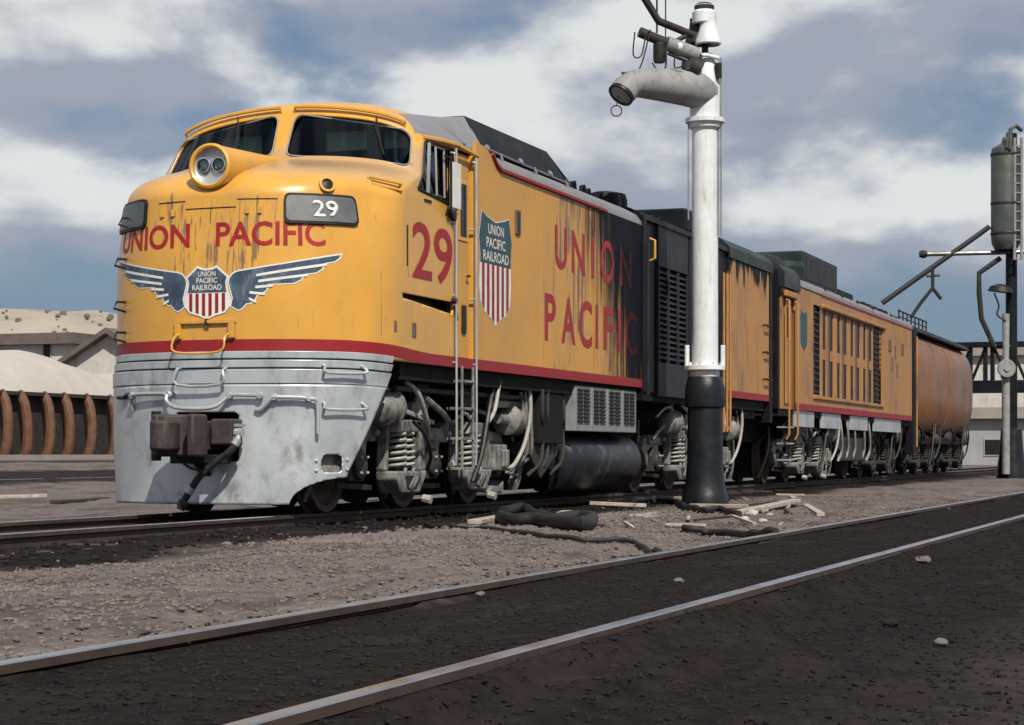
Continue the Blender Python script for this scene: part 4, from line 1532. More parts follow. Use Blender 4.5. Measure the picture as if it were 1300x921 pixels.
# ------------------------------------------------------------------ trucks
def truck(parent, y, first=None, grey='truck_grey'):
    if first is not None:
        return dupe(first, parent, (0, y, 0))
    # bolster frame is the part, everything else its sub-parts
    gg = G().box(-.95, .95, -.35, .35, .55, .9).box(-.62, .62, -2.55, 2.6, .13, .8)
    t_ = gg.obj('truck', 'underframe', parent, smooth=False)
    t_.location = (0, y, 0)
    prof = [(.12, -.075), (.46, -.075), (.50, -.06), (.515, -.045), (.53, -.035), (.55, -.055), (.55, -.06)]
    wp = [(0, .09), (.14, .09), (.15, .03), (.20, -.005), (.38, .0), (.425, .055), (.49, .06), (.495, .05), (.505, -.06), (.54, -.075), (.54, -.095), (.43, -.09), (.38, -.04), (.18, -.05), (0, -.06)]
    wmesh = None
    for dy in (-2.15, 0, 2.15):
        for s_ in (1, -1):
            if wmesh is None:
                w_ = G().lathe(wp, (0, 0, 0), (1, 0, 0), 40, cap=False).obj('wheel', 'wheel', t_, ang=40)
                wmesh = w_
            else:
                w_ = wmesh.copy()
                COL.objects.link(w_)
                w_.parent = t_
            w_.location = (s_ * .76, dy, .505)
            w_.rotation_euler = (0, 0, 0 if s_ > 0 else math.pi)
        G().tube([(-.76, dy, .5), (.76, dy, .5)], .09, 10).obj('axle', 'dark_steel', t_)
    for s_ in (1, -1):
        X = lambda a: s_ * a
        # main side frame, an arched beam with pedestals
        top = [(-2.75, .70), (-2.6, .86), (-2.2, .93), (-1.75, .92), (-1.45, 1.02), (-.75, 1.02), (-.45, .92), (0, .94), (.45, .92), (.75, 1.02), (1.45, 1.02), (1.75, .92), (2.2, .93), (2.6, .86), (2.75, .70)]
        bot = [(2.6, .62), (2.45, .50), (2.38, .42), (2.36, .66), (2.15, .74), (1.94, .66), (1.92, .42), (1.80, .42), (1.72, .76), (.44, .76), (.34, .42), (.24, .42), (.21, .66), (0, .74), (-.21, .66), (-.24, .42), (-.34, .42), (-.44, .76), (-1.72, .76), (-1.80, .42), (-1.92, .42), (-1.94, .66), (-2.15, .74), (-2.36, .66), (-2.38, .42), (-2.45, .50), (-2.6, .62)]
        G().prism(top + bot, X(.96), X(1.10)).obj('side_frame', grey, t_, smooth=False, bevel=.018)
        for dy in (-2.15, 0, 2.15):
            jb = [(dy - .19, .34), (dy + .19, .34), (dy + .20, .60), (dy + .13, .70), (dy - .13, .70), (dy - .20, .60)]
            G().prism(jb, X(.98), X(1.17)).lathe([(.155, 0), (.155, .05), (.12, .07), (0, .075)], (X(1.17), dy, .51), (s_, 0, 0), 20, cap=False).obj('journal_box', 'truck_dark', t_, smooth=True, bevel=.012, ang=30)
        for dy in (-1.08, 1.08):
            # spring pocket hung from the beam: two legs, a saddle and its keeper bars
            gg = G()
            gg.prism([(dy - .30, .20), (dy + .24, .20), (dy + .40, .36), (dy + .46, .44), (dy - .42, .44), (dy - .42, .36)], X(1.10), X(1.36))
            gg.prism([(dy + .30, .44), (dy + .46, .44), (dy + .40, .80), (dy + .30, 1.0), (dy + .18, 1.0), (dy + .27, .80)], X(1.10), X(1.34))
            gg.prism([(dy - .42, .44), (dy - .33, .44), (dy - .30, .80), (dy - .22, 1.0), (dy - .32, 1.0), (dy - .38, .80)], X(1.10), X(1.22))
            gg.prism([(dy - .34, .86), (dy + .36, .86), (dy + .30, 1.0), (dy - .26, 1.0)], X(1.10), X(1.34))
            gg.obj('spring_pocket', grey, t_, smooth=False, bevel=.02)
            G().prism([(dy - .14, .235), (dy + .12, .235), (dy + .24, .37), (dy - .02, .39), (dy - .20, .39)], X(1.355), X(1.363)).obj('pocket_opening', 'black', t_, smooth=False)
            G().bar((X(1.37), dy - .10, .25), (X(1.37), dy + .08, .38), .02, .035).bar((X(1.37), dy - .04, .24), (X(1.37), dy + .14, .37), .02, .035).obj('keeper_bar', grey, t_, smooth=False)
            for d2 in (-.13, .11):
                pts = []
                for k in range(6 * 12 + 1):
                    a = 2 * math.pi * k / 12
                    pts.append((X(1.235) + .095 * math.cos(a), dy + d2 + .095 * math.sin(a), .455 + .395 * k / 72))
                G().tube(pts, .019, 6).obj('coil_spring', 'spring', t_)
            G().tube([(X(1.235), dy - .13, .44), (X(1.235), dy - .13, .86)], .05, 8).tube([(X(1.235), dy + .11, .44), (X(1.235), dy + .11, .86)], .05, 8).obj('spring_core', 'black', t_)
            G().lathe([(.045, 0), (.05, .1)], (X(1.28), dy + .52, .13), (s_, 0, -.2), 8).obj('brake_hanger', 'spring', t_)
            # brake shoe hanger, seen as a sloping casting
            G().prism([(dy + .50, .30), (dy + .60, .28), (dy + .78, .72), (dy + .70, .82), (dy + .62, .80)], X(1.12), X(1.22)).obj('brake_lever', grey, t_, smooth=False, bevel=.015)
        # brake cylinders
        G().lathe([(0, -.30), (.12, -.30), (.175, -.26), (.185, -.22), (.185, .06), (.21, .07), (.21, .12), (.10, .15), (.06, .34), (0, .35)], (X(1.26), -1.62, 1.12), (0, 1, .12), 24, cap=False).obj('brake_cylinder', grey, t_, ang=40)
        G().lathe([(0, -.42), (.06, -.42), (.08, -.15), (.19, -.10), (.20, -.05), (.17, .0), (.17, .36), (.13, .45), (0, .48)], (X(1.30), 2.3, 1.05), (0, 1, -.03), 24, cap=False).obj('brake_cylinder', grey, t_, ang=40)
        G().lathe([(.03, 0), (.03, .1), (.055, .1), (.055, .14)], (X(1.30), -1.74, 1.30), (0, .1, 1), 10).obj('valve', 'spring', t_)
        G().box(min(X(1.14), X(1.36)), max(X(1.14), X(1.36)), 1.62, 2.08, .42, .74).box(min(X(1.36), X(1.40)), max(X(1.36), X(1.40)), 1.84, 2.06, .46, .68).obj('lubricator_box', grey, t_, smooth=False, bevel=.02)
        G().prism([(1.55, .16), (2.10, .14), (2.12, .30), (2.0, .22), (1.7, .24)], X(1.05), X(1.30)).obj('brake_shoe', grey, t_, smooth=False, bevel=.015)
        arc = [(2.55 - .42 * math.cos(a), .66 - .42 * math.sin(a)) for a in np.linspace(2.0, 3.9, 9)] + [(2.55 - .52 * math.cos(a), .66 - .55 * math.sin(a)) for a in np.linspace(3.9, 2.0, 9)]
        G().prism(arc, X(1.14), X(1.24)).obj('sand_guard', grey, t_, smooth=False)
        # brake rigging, sand pipes and small castings
        for ya, za, yb, zb_ in ((-2.35, .30, -1.45, .26), (-.62, .27, .62, .25), (1.5, .26, 2.3, .30)):
            G().bar((X(1.02), ya, za), (X(1.02), yb, zb_), .035, .06).obj('brake_rod', 'truck_dark', t_, smooth=False, bevel=.006)
        for dy in (-2.15, 0, 2.15):
            G().tube(spl([(X(1.0), dy - .45, 1.15), (X(1.02), dy - .55, .8), (X(.95), dy - .60, .45), (X(.80), dy - .52, .14)], 4), .022, 8).obj('sand_pipe', grey, t_)
            G().prism([(dy + .50, .38), (dy + .60, .34), (dy + .66, .55), (dy + .58, .74), (dy + .52, .72), (dy + .56, .55)], X(.70), X(.86)).obj('brake_shoe', 'spring', t_, smooth=False, bevel=.01)
            for k_ in range(4):
                a_ = math.pi / 4 + k_ * math.pi / 2
                G().lathe([(.016, 0), (.016, .018), (.008, .026)], (X(1.245), dy + .115 * math.cos(a_), .51 + .115 * math.sin(a_)), (s_, 0, 0), 6, cap=True).obj('bolt', 'spring', t_)
            G().box(min(X(1.10), X(1.16)), max(X(1.10), X(1.16)), dy - .28, dy + .28, .78, .90).obj('pedestal_cap', grey, t_, smooth=False, bevel=.012)
        for dy in (-1.55, -.62, .62, 1.55):
            G().lathe([(.035, 0), (.04, .02), (.04, .05), (.02, .07)], (X(1.10), dy, .86), (s_, 0, 0), 10).obj('frame_bolt', 'spring', t_)
        G().prism([(-.50, .88), (-.28, .90), (-.16, 1.18), (-.26, 1.26), (-.40, 1.22)], X(1.06), X(1.20)).obj('lever_bracket', grey, t_, smooth=False, bevel=.015)
        G().prism([(-.95, 1.02), (-.60, 1.02), (-.62, 1.12), (-.72, 1.22), (-.86, 1.20)], X(1.10), X(1.30)).obj('relay_valve', grey, t_, smooth=False, bevel=.025)
        G().lathe([(.07, -.10), (.08, -.06), (.08, .06), (.05, .11)], (X(1.30), -.74, 1.16), (0, 0, 1), 12).obj('relay_cap', 'spring', t_)
        G().bar((X(1.34), -1.30, 1.10), (X(1.30), -.30, .98), .04, .05).obj('brake_rod', 'spring', t_, smooth=False, bevel=.008)
        G().bar((X(1.38), 1.3, 1.22), (X(1.30), 2.75, 1.26), .05, .09).obj('slack_adjuster', grey, t_, smooth=False, bevel=.02)
        G().tube(spl([(X(1.36), .15, .98), (X(1.40), .45, 1.1), (X(1.36), .75, 1.04), (X(1.30), 1.0, 1.12)], 4), .02, 8).obj('air_line', 'spring', t_)
        G().tube(spl([(X(1.3), -2.6, 1.2), (X(1.36), -2.3, 1.34), (X(1.36), -1.9, 1.36), (X(1.3), -1.6, 1.3)], 4), .02, 8).obj('air_line', 'spring', t_)
        G().tube(spl([(X(1.2), 2.5, .40), (X(1.25), 2.75, .36), (X(1.2), 2.9, .55), (X(1.15), 2.85, .85)], 4), .022, 8).obj('air_line', grey, t_)
        # hoses and pipes
        for pts, r_, m_ in (
                ([(1.38, -1.35, 1.42), (1.44, -1.1, 1.28), (1.42, -.80, 1.0), (1.30, -.45, .86), (1.2, -.2, .84)], .030, 'spring'),
                ([(1.40, -.80, 1.25), (1.42, -.35, 1.10), (1.38, .0, 1.0)], .035, grey),
                ([(1.40, -1.15, .98), (1.45, -.95, .85), (1.40, -.62, .62), (1.30, -.5, .42)], .022, 'black'),
                ([(1.46, 1.28, 1.45), (1.48, 1.05, 1.1), (1.46, .85, .6), (1.40, .72, .3)], .032, 'black'),
                ([(1.50, 1.40, 1.50), (1.50, 1.22, 1.15), (1.46, 1.05, .98)], .024, 'spring'),
                ([(1.46, 2.62, 1.50), (1.48, 2.62, 1.15), (1.44, 2.50, .75), (1.36, 2.30, .48), (1.30, 2.1, .46)], .026, 'spring'),
                ([(1.42, 2.40, 1.40), (1.44, 2.46, 1.15), (1.42, 2.44, .98)], .024, grey),
                ([(1.22, -2.55, .85), (1.26, -2.3, .98), (1.26, -1.95, 1.08)], .026, grey),
                ([(1.20, .5, 1.16), (1.22, 1.1, 1.17), (1.22, 1.7, 1.12)], .03, grey)):
            G().tube(spl([(X(a), c, d) for a, c, d in pts], 5), r_, 8).obj('hose', m_, t_)
    return t_


tk = truck(loco, .38)
truck(loco, 12.3, tk)

# ------------------------------------------------------------------ second unit
YB = 17.75
bu = empty('turbine_booster', (0, YB, 0), 'yellow cabless turbine unit coupled between the cab locomotive and the tank tender', 'locomotive')


def bb(x0, x1, y0, y1, z0, z1, name, m, parent=bu, bevel=0):
    return G().box(x0, x1, y0 - YB, y1 - YB, z0, z1).obj(name, m, parent, smooth=False, bevel=bevel)


bb(-1.5, 1.5, 17.9, 18.1, 1.4, 4.2, 'front_wall', 'panel_black')
bb(-1.05, 1.05, 16.95, 17.85, 1.3, 3.9, 'gangway', 'black')
bb(-1.52, 1.52, 17.9, 35.0, 1.36, 1.5, 'deck', 'underframe')
bb(-.75, .75, 17.9, 34.9, .85, 1.36, 'frame', 'underframe')
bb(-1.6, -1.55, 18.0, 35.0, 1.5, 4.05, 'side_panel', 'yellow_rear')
bb(1.50, 1.54, 18.1, 19.1, 1.50, 4.0, 'door_recess', 'yellow_rear')
d2 = bb(1.54, 1.57, 18.35, 18.85, 1.6, 3.75, 'end_door', 'yellow_rear', bevel=.01)
G().box(1.57, 1.575, 18.45 - YB, 18.75 - YB, 2.9, 3.5).obj('window_pane', 'glass', d2, smooth=False)
for y in (18.14, 18.98):
    G().tube([(1.6, y - YB, 3.62), (1.68, y - YB, 3.6), (1.68, y - YB, 1.0), (1.62, y - YB, .9)], .022, 8).obj('handrail', 'yellow_rear', bu)
for z in (.5, .82, 1.14):
    bb(1.42, 1.62, 18.2, 18.9, z - .015, z + .015, 'ladder_step', 'silver_bar')
bb(1.58, 1.66, 18.05, 19.1, 3.68, 3.80, 'door_hood', 'yellow_rear', bevel=.02)
# wall panels between openings
for y0, y1, z0, z1 in ((19.1, 21.0, 1.5, 4.0), (21.0, 21.85, 1.5, 1.85), (21.0, 21.85, 3.72, 4.0), (21.85, 28.7, 3.68, 4.0), (21.85, 28.7, 1.5, 1.82), (28.7, 30.0, 1.5, 1.82), (28.7, 30.0, 3.72, 4.0), (30.0, 34.9, 1.5, 4.0)):
    bb(1.55, 1.60, y0, y1, z0, z1, 'side_panel', 'yellow_rear')
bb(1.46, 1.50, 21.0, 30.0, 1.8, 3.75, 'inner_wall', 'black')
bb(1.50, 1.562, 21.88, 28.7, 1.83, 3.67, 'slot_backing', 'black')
for y0, y1 in ((21.0, 21.85), (28.85, 29.95)):
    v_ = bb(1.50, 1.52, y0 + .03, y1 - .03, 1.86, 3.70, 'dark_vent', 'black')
    for i in range(14):
        bb(1.52, 1.575, y0 + .05, y1 - .05, 1.90 + i * .128, 1.94 + i * .128, 'slat', 'panel_grey', v_)
# the row of tall doors with dark slots, posts between
yy = np.linspace(21.9, 28.7, 9)
for k in range(8):
    y0, y1 = yy[k], yy[k + 1]
    m_ = (y0 + y1) / 2
    dd = [bb(1.563, 1.582, y0 + .04, m_ - .20, 1.83, 3.67, 'hatch_door', 'rust_door' if k % 2 else 'yellow_rear', bevel=.01)]
    bb(1.563, 1.582, m_ + .17, y1 - .05, 1.83, 3.67, 'hatch_door', 'yellow_rear', bevel=.01)
    bb(1.563, 1.580, m_ - .20, m_ + .17, 2.62, 2.84, 'hatch_bar', 'yellow_rear')
    bb(1.56, 1.592, y0 - .03, y0 + .04, 1.84, 3.68, 'post', 'roof_brown' if k % 2 else 'yellow_rear', bevel=.008)
bb(1.57, 1.66, 21.9, 30.3, 3.70, 3.78, 'eave', 'yellow_rear', bevel=.02)
bb(1.57, 1.64, 21.0, 30.0, 1.76, 1.83, 'ledge', 'yellow_rear', bevel=.01)
bb(1.598, 1.606, 19.1, 34.9, 1.50, 1.63, 'red_stripe', 'red')
bb(1.596, 1.612, 21.85, 34.9, 3.94, 4.03, 'red_stripe', 'red')
for y0, y1 in ((19.2, 21.3), (22.2, 24.4), (25.6, 28.0), (29.0, 33.2)):
    bb(1.50, 1.56, y0, y1, 1.16, 1.49, 'sill_plate', 'silver', bevel=.01)
for y in (30.9, 33.0):
    bb(1.60, 1.62, y, y + .35, 3.2, 3.5, 'vent_plate', 'roof_brown', bevel=.01)
for k, (y, z) in enumerate(((31.4, 2.9), (32.2, 2.75), (31.9, 3.2))):
    bb(1.60, 1.605, y, y + .18, z - .18, z + .18, 'scuff_plate', 'roof_brown')
# small shield
SB = [(19.62 + (a - .755) * .62, 2.70 + (c - 2.14) * .62) for a, c in SS]
e = bm_obj(side_patch([(y - YB, z) for y, z in SB], .004), 'shield_emblem', 'teal', bu)
# roof of the second unit
def broof(prof, y0, y1, name, m):
    return roof(prof, y0 - YB, y1 - YB, name, m, bu)


broof([(1.62, 3.98), (1.60, 4.07), (1.52, 4.15), (1.3, 4.24), (.8, 4.30), (0, 4.32)], 19.4, 35.0, 'roof', 'roof_grey')
broof([(1.63, 3.86), (1.63, 4.14), (1.50, 4.30), (1.2, 4.40), (0, 4.46)], 17.95, 19.5, 'roof_hood', 'roof_green')
G().prism([(18.2 - YB, 4.32), (18.6 - YB, 4.60), (19.6 - YB, 4.62), (20.6 - YB, 4.52), (21.6 - YB, 4.30)], .1, 1.15).obj('roof_cowl', 'roof_green', bu, smooth=False, bevel=.06)
G().lathe([(.42, 4.2), (.42, 4.55), (.34, 4.66), (0, 4.70)], (.9, 21.6 - YB, 0), (0, 0, 1), 20, cap=False).obj('stack_cap', 'roof_green', bu)
bx_ = bb(-.9, 1.12, 22.4, 26.4, 4.25, 4.98, 'exhaust_box', 'roof_green', bevel=.04)
G().box(1.12, 1.135, 22.65 - YB, 26.15 - YB, 4.38, 4.88).obj('side_panel', 'panel_grey', bx_, smooth=False, bevel=.01)
bb(-.6, 1.0, 27.2, 29.2, 4.25, 4.52, 'roof_box', 'roof_dark', bevel=.03)
for y in (30.2, 31.0, 31.9, 32.8, 33.6):
    bb(.7, 1.1, y, y + .4, 4.24, 4.42, 'roof_vent', 'roof_dark', bevel=.04)
for y in (22.5, 24.5, 26.5, 28.6, 31.5):
    G().tube([(1.58, y - YB, 4.07), (1.56, y + .05 - YB, 4.17), (1.5, y + .12 - YB, 4.14)], .02, 6).obj('lifting_eye', 'dark_steel', bu)
bb(.9, 1.38, 25.3, 28.0, .45, 1.1, 'equipment_box', 'underframe')
truck(bu, 22.0 - YB, tk)
truck(bu, 31.2 - YB, tk)
for y in (24.6, 25.4, 26.3, 27.6, 28.4):
    G().tube(spl([(1.5, y - YB, 1.4), (1.52, y + .1 - YB, 1.1), (1.48, y + .35 - YB, .7), (1.4, y + .3 - YB, .45)], 4), .03, 8).obj('hose', 'spring', bu)
bb(1.35, 1.45, 25.0, 28.2, .45, 1.0, 'air_tank_cover', 'truck_dark', bevel=.03)

# ------------------------------------------------------------------ tender
YC = 36.0
tn = empty('fuel_tender', (0, YC, 0), 'rusty orange round-sided tank tender at the tail of the train', 'tank car')
sec = []
for k in range(41):
    a = -math.pi / 2 + math.pi * k / 40
    c, s_ = math.cos(a), math.sin(a)
    sec.append((1.64 * abs(c) ** .55, 2.62 + 1.58 * math.copysign(abs(s_) ** .62, s_)))
full = sec + [(-x, z) for x, z in sec[::-1][1:-1]]
n = len(full)
stn = [(0, .90), (.08, .965), (.25, 1.0), (12.3, 1.0), (12.55, .965), (12.65, .90)]
gg = G()
for y, sc_ in stn:
    gg.v += [(x * sc_, y, 2.62 + (z - 2.62) * sc_) for x, z in full]
for i in range(len(stn) - 1):
    gg.f += [(i * n + k, i * n + (k + 1) % n, (i + 1) * n + (k + 1) % n, (i + 1) * n + k) for k in range(n)]
gg.f += [tuple(range(n))[::-1], tuple((len(stn) - 1) * n + k for k in range(n))]
gg.obj('tank', 'orange_tank', tn)
for y in (6.3,):
    G().tube([(x * 1.003, y, 2.62 + (z - 2.62) * 1.003) for x, z in full], .018, 6, True).obj('tank_band', 'orange_tank', tn)
roof([(1.50, 4.02), (1.42, 4.15), (1.2, 4.23), (0, 4.30)], -.02, 12.67, 'roof', 'roof_dark', tn)
# top railing
for y in np.linspace(.2, 5.6, 8):
    G().tube([(1.05, y, 4.22), (1.05, y, 4.58)], .022, 6).obj('rail_post', 'iron', tn)
G().tube([(1.05, .1, 4.58), (1.05, 5.7, 4.58)], .025, 6).obj('top_rail', 'iron', tn)
G().tube([(1.05, .1, 4.42), (1.05, 5.7, 4.42)], .018, 6).obj('top_rail', 'iron', tn)
G().box(-.4, .9, .4, 1.5, 4.26, 4.46).obj('hatch', 'roof_dark', tn, smooth=False, bevel=.03)
G().box(-1.4, 1.4, -.6, 13.0, .90, 1.10).obj('frame', 'underframe', tn, smooth=False)
G().box(1.40, 1.62, -.95, -.25, .6, 4.05).obj('end_post', 'panel_black', tn, smooth=False, bevel=.02)
G().tube([(1.66, -.6, 3.8), (1.66, -.6, .8)], .025, 8).obj('handrail', 'yellow_rear', tn)
truck(tn, 2.9, tk)
truck(tn, 9.9, tk)
G().box(-.9, .9, 5.4, 7.4, .5, .9).obj('equipment_box', 'underframe', tn, smooth=False)

for tr_ in [c for p_ in (bu, tn) for c in p_.children if c.name.startswith('truck')]:
    if tr_.parent is bu and tr_.location.y < 8:
        continue
    for c in tr_.children:
        if c.data.materials and c.data.materials[0].name in ('truck_grey', 'spring'):
            c.material_slots[0].link = 'OBJECT'
            c.material_slots[0].material = MATS['truck_dark']

# ------------------------------------------------------------------ water column
WC = Vector((2.62, 7.5, -.02))
DEP = (WC - CAM).dot(FWD)
PXM = F_PX / DEP
wc = empty('water_column', WC, 'tall white water column with black foot and grey spout beside the train', 'water column')


def wl(px, py, dep=0.0):
    """point of the photograph at the column's own distance, in the column's frame (dep = metres nearer)"""
    k = (DEP - dep) / F_PX
    p = CAM + FWD * (DEP - dep) + RGT * ((px - 650) * k) + Vector((0, 0, (VY - py) * k))
    return p - WC


def wz(py):
    return CAM.z + (VY - py) / PXM - WC.z


CX = wl(895, 575).to_2d()
cx, cy = CX.x, CX.y


def cl_(prof, name, m, n_=32, parent=wc, ox=0, oy=0):
    return G().lathe([(r_, z) for r_, z in prof], (cx + ox, cy + oy, 0), (0, 0, 1), n_).obj(name, m, parent, ang=40)


zf, zs0, zs1, zc = wz(628), wz(517), wz(484), wz(470)
cl_([(.34, -.12), (.335, .03), (.31, .08), (.285, .22), (.262, .5), (.25, zs0)], 'foot', 'column_black')
cl_([(.25, zs0 - .02), (.285, zs0), (.292, zs0 + .05), (.288, zs1 - .10), (.255, zs1 + .02), (.23, zs1 + .06)], 'sleeve', 'column_black')
cl_([(.205, zs1 + .05), (.215, zs1 + .10), (.205, zs1 + .16)], 'gland', 'white_column')
cl_([(.20, zs1 + .15), (.285, zs1 + .16), (.285, zc + .06), (.20, zc + .07)], 'collar', 'white_column')
for k in range(8):
    a = k * math.pi / 4
    G().lathe([(.022, 0), (.022, .05)], (cx + .25 * math.cos(a), cy + .25 * math.sin(a), zc + .06), (0, 0, 1), 8).obj('bolt', 'white_column', wc)
for s_ in (-1, 1):
    p = RGT * (s_ * .26)
    G().tube([(cx + p.x, cy + p.y, zc), (cx + p.x, cy + p.y, zc + .36)], .035, 8).obj('pivot_post', 'white_column', wc)
zt_ = wz(158)
cl_([(.190, zc), (.188, zt_)], 'standpipe', 'white_column')
cl_([(.198, zt_ - .08), (.235, zt_ - .05), (.235, zt_), (.285, zt_ + .02), (.285, zt_ + .08), (.22, zt_ + .10)], 'flange', 'white_column')
cl_([(.22, zt_ + .09), (.225, zt_ + .35), (.22, zt_ + .62), (.19, zt_ + .92), (.10, zt_ + 1.02)], 'head', 'white_column')
# guide rods
for px, r_ in ((874, .012), (912, .014), (915.5, .012)):
    p = wl(px, 575, .08)
    G().tube([(p.x, p.y, wz(280) if px < 880 else wz(300)), (p.x, p.y, zt_ + .02 if px < 880 else wz(75))], r_, 6).obj('guide_rod', 'column_grey', wc)
G().tube([wl(912, 100, .15), wl(912, 80, .2)], .05, 8).obj('rod_clamp', 'iron', wc)
# spout with its turned-down mouth
sp_pts = [wl(893, 118, -.02), wl(880, 114, .16), wl(850, 109, .45), wl(815, 106, .8), wl(803, 107, .92), wl(795, 112, 1.0), wl(788, 121, 1.06)]
sr = [.26, .262, .245, .205, .185, .18, .178]
so = G().tube(spl(sp_pts, 5), [float(np.interp(k / 5, range(7), sr)) for k in range(31)], 28).obj('spout', 'column_grey', wc, ang=50)
mo, mo1 = Vector(sp_pts[-1]), Vector(sp_pts[-2])
ax = (mo - mo1).normalized()
G().lathe([(.185, -.10), (.192, -.02), (.192, .012), (.160, .014), (.155, -.06), (0, -.07)], mo, ax, 28, cap=False).obj('spout_mouth', 'black', so, ang=30)
G().lathe([(.19, -.16), (.196, -.10), (.19, -.04)], mo, ax, 28, cap=False).obj('spout_lip', 'column_grey', so)
rg = mo + Vector((0, 0, -.22)) - RGT * .06
G().tube([rg + RGT * .075 * math.cos(a) + Vector((0, 0, .075 * math.sin(a))) for a in [2 * math.pi * k / 20 for k in range(20)]], .009, 6, True).tube([rg + Vector((0, 0, .075)), mo + ax * .02 - RGT * .02], .008, 6).obj('pull_ring', 'iron', so)
G().tube([wl(790, 92, 1.0), wl(792, 97, 1.0)], .02, 6).tube(spl([wl(790, 93, 1.0), wl(800, 92, .9), wl(840, 92, .55), wl(852, 97, .45), wl(858, 107, .4)], 4), .010, 6).obj('chain', 'iron', so)
# valve gear above the spout
gear = [([(817, -4), (836, 27), (880, 45)], .055, 'iron'), ([(812, 41), (846, 55), (889, 76)], .075, 'iron'), ([(846, 55), (885, 70)], .105, 'column_grey'), ([(834, -6), (834, 42)], .014, 'iron'), ([(845, -6), (845, 92)], .010, 'iron'),
        ([(872, 45), (848, 58)], .035, 'iron'), ([(848, 68), (876, 80)], .025, 'iron'), ([(884, 72), (896, 70), (912, 74)], .03, 'white_column')]
for pts, r_, m_ in gear:
    G().tube([wl(a, c, .25 + .0035 * (895 - a)) for a, c in pts], r_, 18).obj('lever_arm', m_, wc)
G().lathe([(.075, 0), (.09, .05), (.09, .26), (.06, .30)], wl(837, 80, .45), (0, 0, 1), 14).obj('counterweight', 'iron', wc)
G().lathe([(.07, -.05), (.08, 0), (.07, .06)], wl(862, 60, .4), RGT * -1 + FWD * -.6, 14).obj('trunnion', 'white_column', wc)
G().lathe([(.11, -.12), (.15, -.10), (.15, .02), (.09, .10)], wl(880, 84, .3), (-.6, -.3, .4), 12).lathe([(.08, 0), (.08, .12)], wl(872, 90, .35), (0, 0, 1), 8).obj('valve_body', 'iron', wc)
for pts in ([(806, 41), (804, 70), (814, 71), (820, 46), (826, 38)], [(824, 45), (820, 62), (815, 80), (809, 93)], [(828, 80), (836, 90), (845, 85), (846, 60)], [(858, 62), (856, 84), (862, 86), (870, 82)]):
    G().tube(spl([wl(a, c, .6) for a, c in pts], 4), .011, 6).obj('pull_chain', 'iron', wc)
# bell-shaped cap over the head; dark copy on the left paints its shaded half
for px, m_ in ((886, 'iron'), (899, 'white_column')):
    b0 = wl(px, 56, .1 if px > 890 else -.06)
    G().lathe([(.17, -.02), (.19, .0), (.185, .05), (.13, .20), (.115, .33), (.12, .36)], b0, (0, 0, 1), 20, cap=False).obj('bell', m_, wc)
b0 = wl(894, 27, .05)
G().lathe([(.15, -.05), (.175, -.03), (.175, .12), (.155, .14), (.14, .15), (.14, .22), (.10, .25), (0, .26)], b0, (0, 0, 1), 22, cap=False).obj('bell_cap', 'white_column', wc)
G().lathe([(.142, .0), (.145, .06), (.10, .10), (0, .11)], b0 + Vector((0, 0, .155)), (0, 0, 1), 18, cap=False).obj('cap_lid', 'iron', wc)
G().tube([(cx, cy, zt_ + .9), (cx, cy, b0.z)], .05, 10).obj('head_stem', 'iron', wc)

# ------------------------------------------------------------------ sanding tower at the tail
ST = Vector((2.85, 47.4, -.05))
DS = (ST - CAM).dot(FWD)
st = empty('sand_tower', ST, 'sand tower with hoist tank and swung delivery pipe behind the tender', 'sand tower')


def tl(px, py, dep=0.0):
    k = (DS - dep) / F_PX
    return CAM + FWD * (DS - dep) + RGT * ((px - 650) * k) + Vector((0, 0, (VY - py) * k)) - ST


def tzz(py):
    return CAM.z + (VY - py) * DS / F_PX - ST.z


c0 = tl(1284, 575)
G().lathe([(.50, -.2), (.46, .2), (.40, .6), (.34, 1.45), (.2, 1.5)], (c0.x, c0.y, 0), (0, 0, 1), 20).obj('foot', 'column_black', st)
G().lathe([(.19, 1.4), (.18, tzz(170))], (c0.x, c0.y, 0), (0, 0, 1), 14).obj('mast', 'roof_dark', st)
c1 = tl(1277, 575, .5)
G().lathe([(.13, 0), (.13, tzz(482)), (.17, tzz(480)), (.17, tzz(470)), (.10, tzz(460)), (.12, tzz(400))], (c1.x, c1.y, 0), (0, 0, 1), 14).obj('standpipe', 'column_grey', st)
c2 = tl(1277, 575, .2)
G().lathe([(.36, tzz(318)), (.46, tzz(310)), (.48, tzz(300)), (.48, tzz(195)), (.45, tzz(190)), (.15, tzz(183)), (.1, tzz(176))], (c2.x, c2.y, 0), (0, 0, 1), 26).obj('tank', 'tower_metal', st)
for py in (300, 262, 200):
    G().lathe([(.485, 0), (.495, .02), (.495, .08), (.485, .10)], (c2.x, c2.y, tzz(py)), (0, 0, 1), 26, cap=False).obj('tank_hoop', 'iron', st)
G().tube([tl(1282, 190, .7), tl(1283, 164, .7), tl(1290, 160, .6), tl(1297, 166, .5)], .07, 8).tube([tl(1278, 188, .7), tl(1280, 168, .7)], .05, 8).obj('vent_pipe', 'tower_metal', st)
for px in (1288, 1297):
    G().tube([tl(px, 330, .6), tl(px, 175, .6)], .05, 8).obj('ladder_stile', 'column_grey', st)
for py in range(185, 330, 12):
    G().tube([tl(1288, py, .6), tl(1297, py, .6)], .025, 6).obj('ladder_rung', 'column_grey', st)
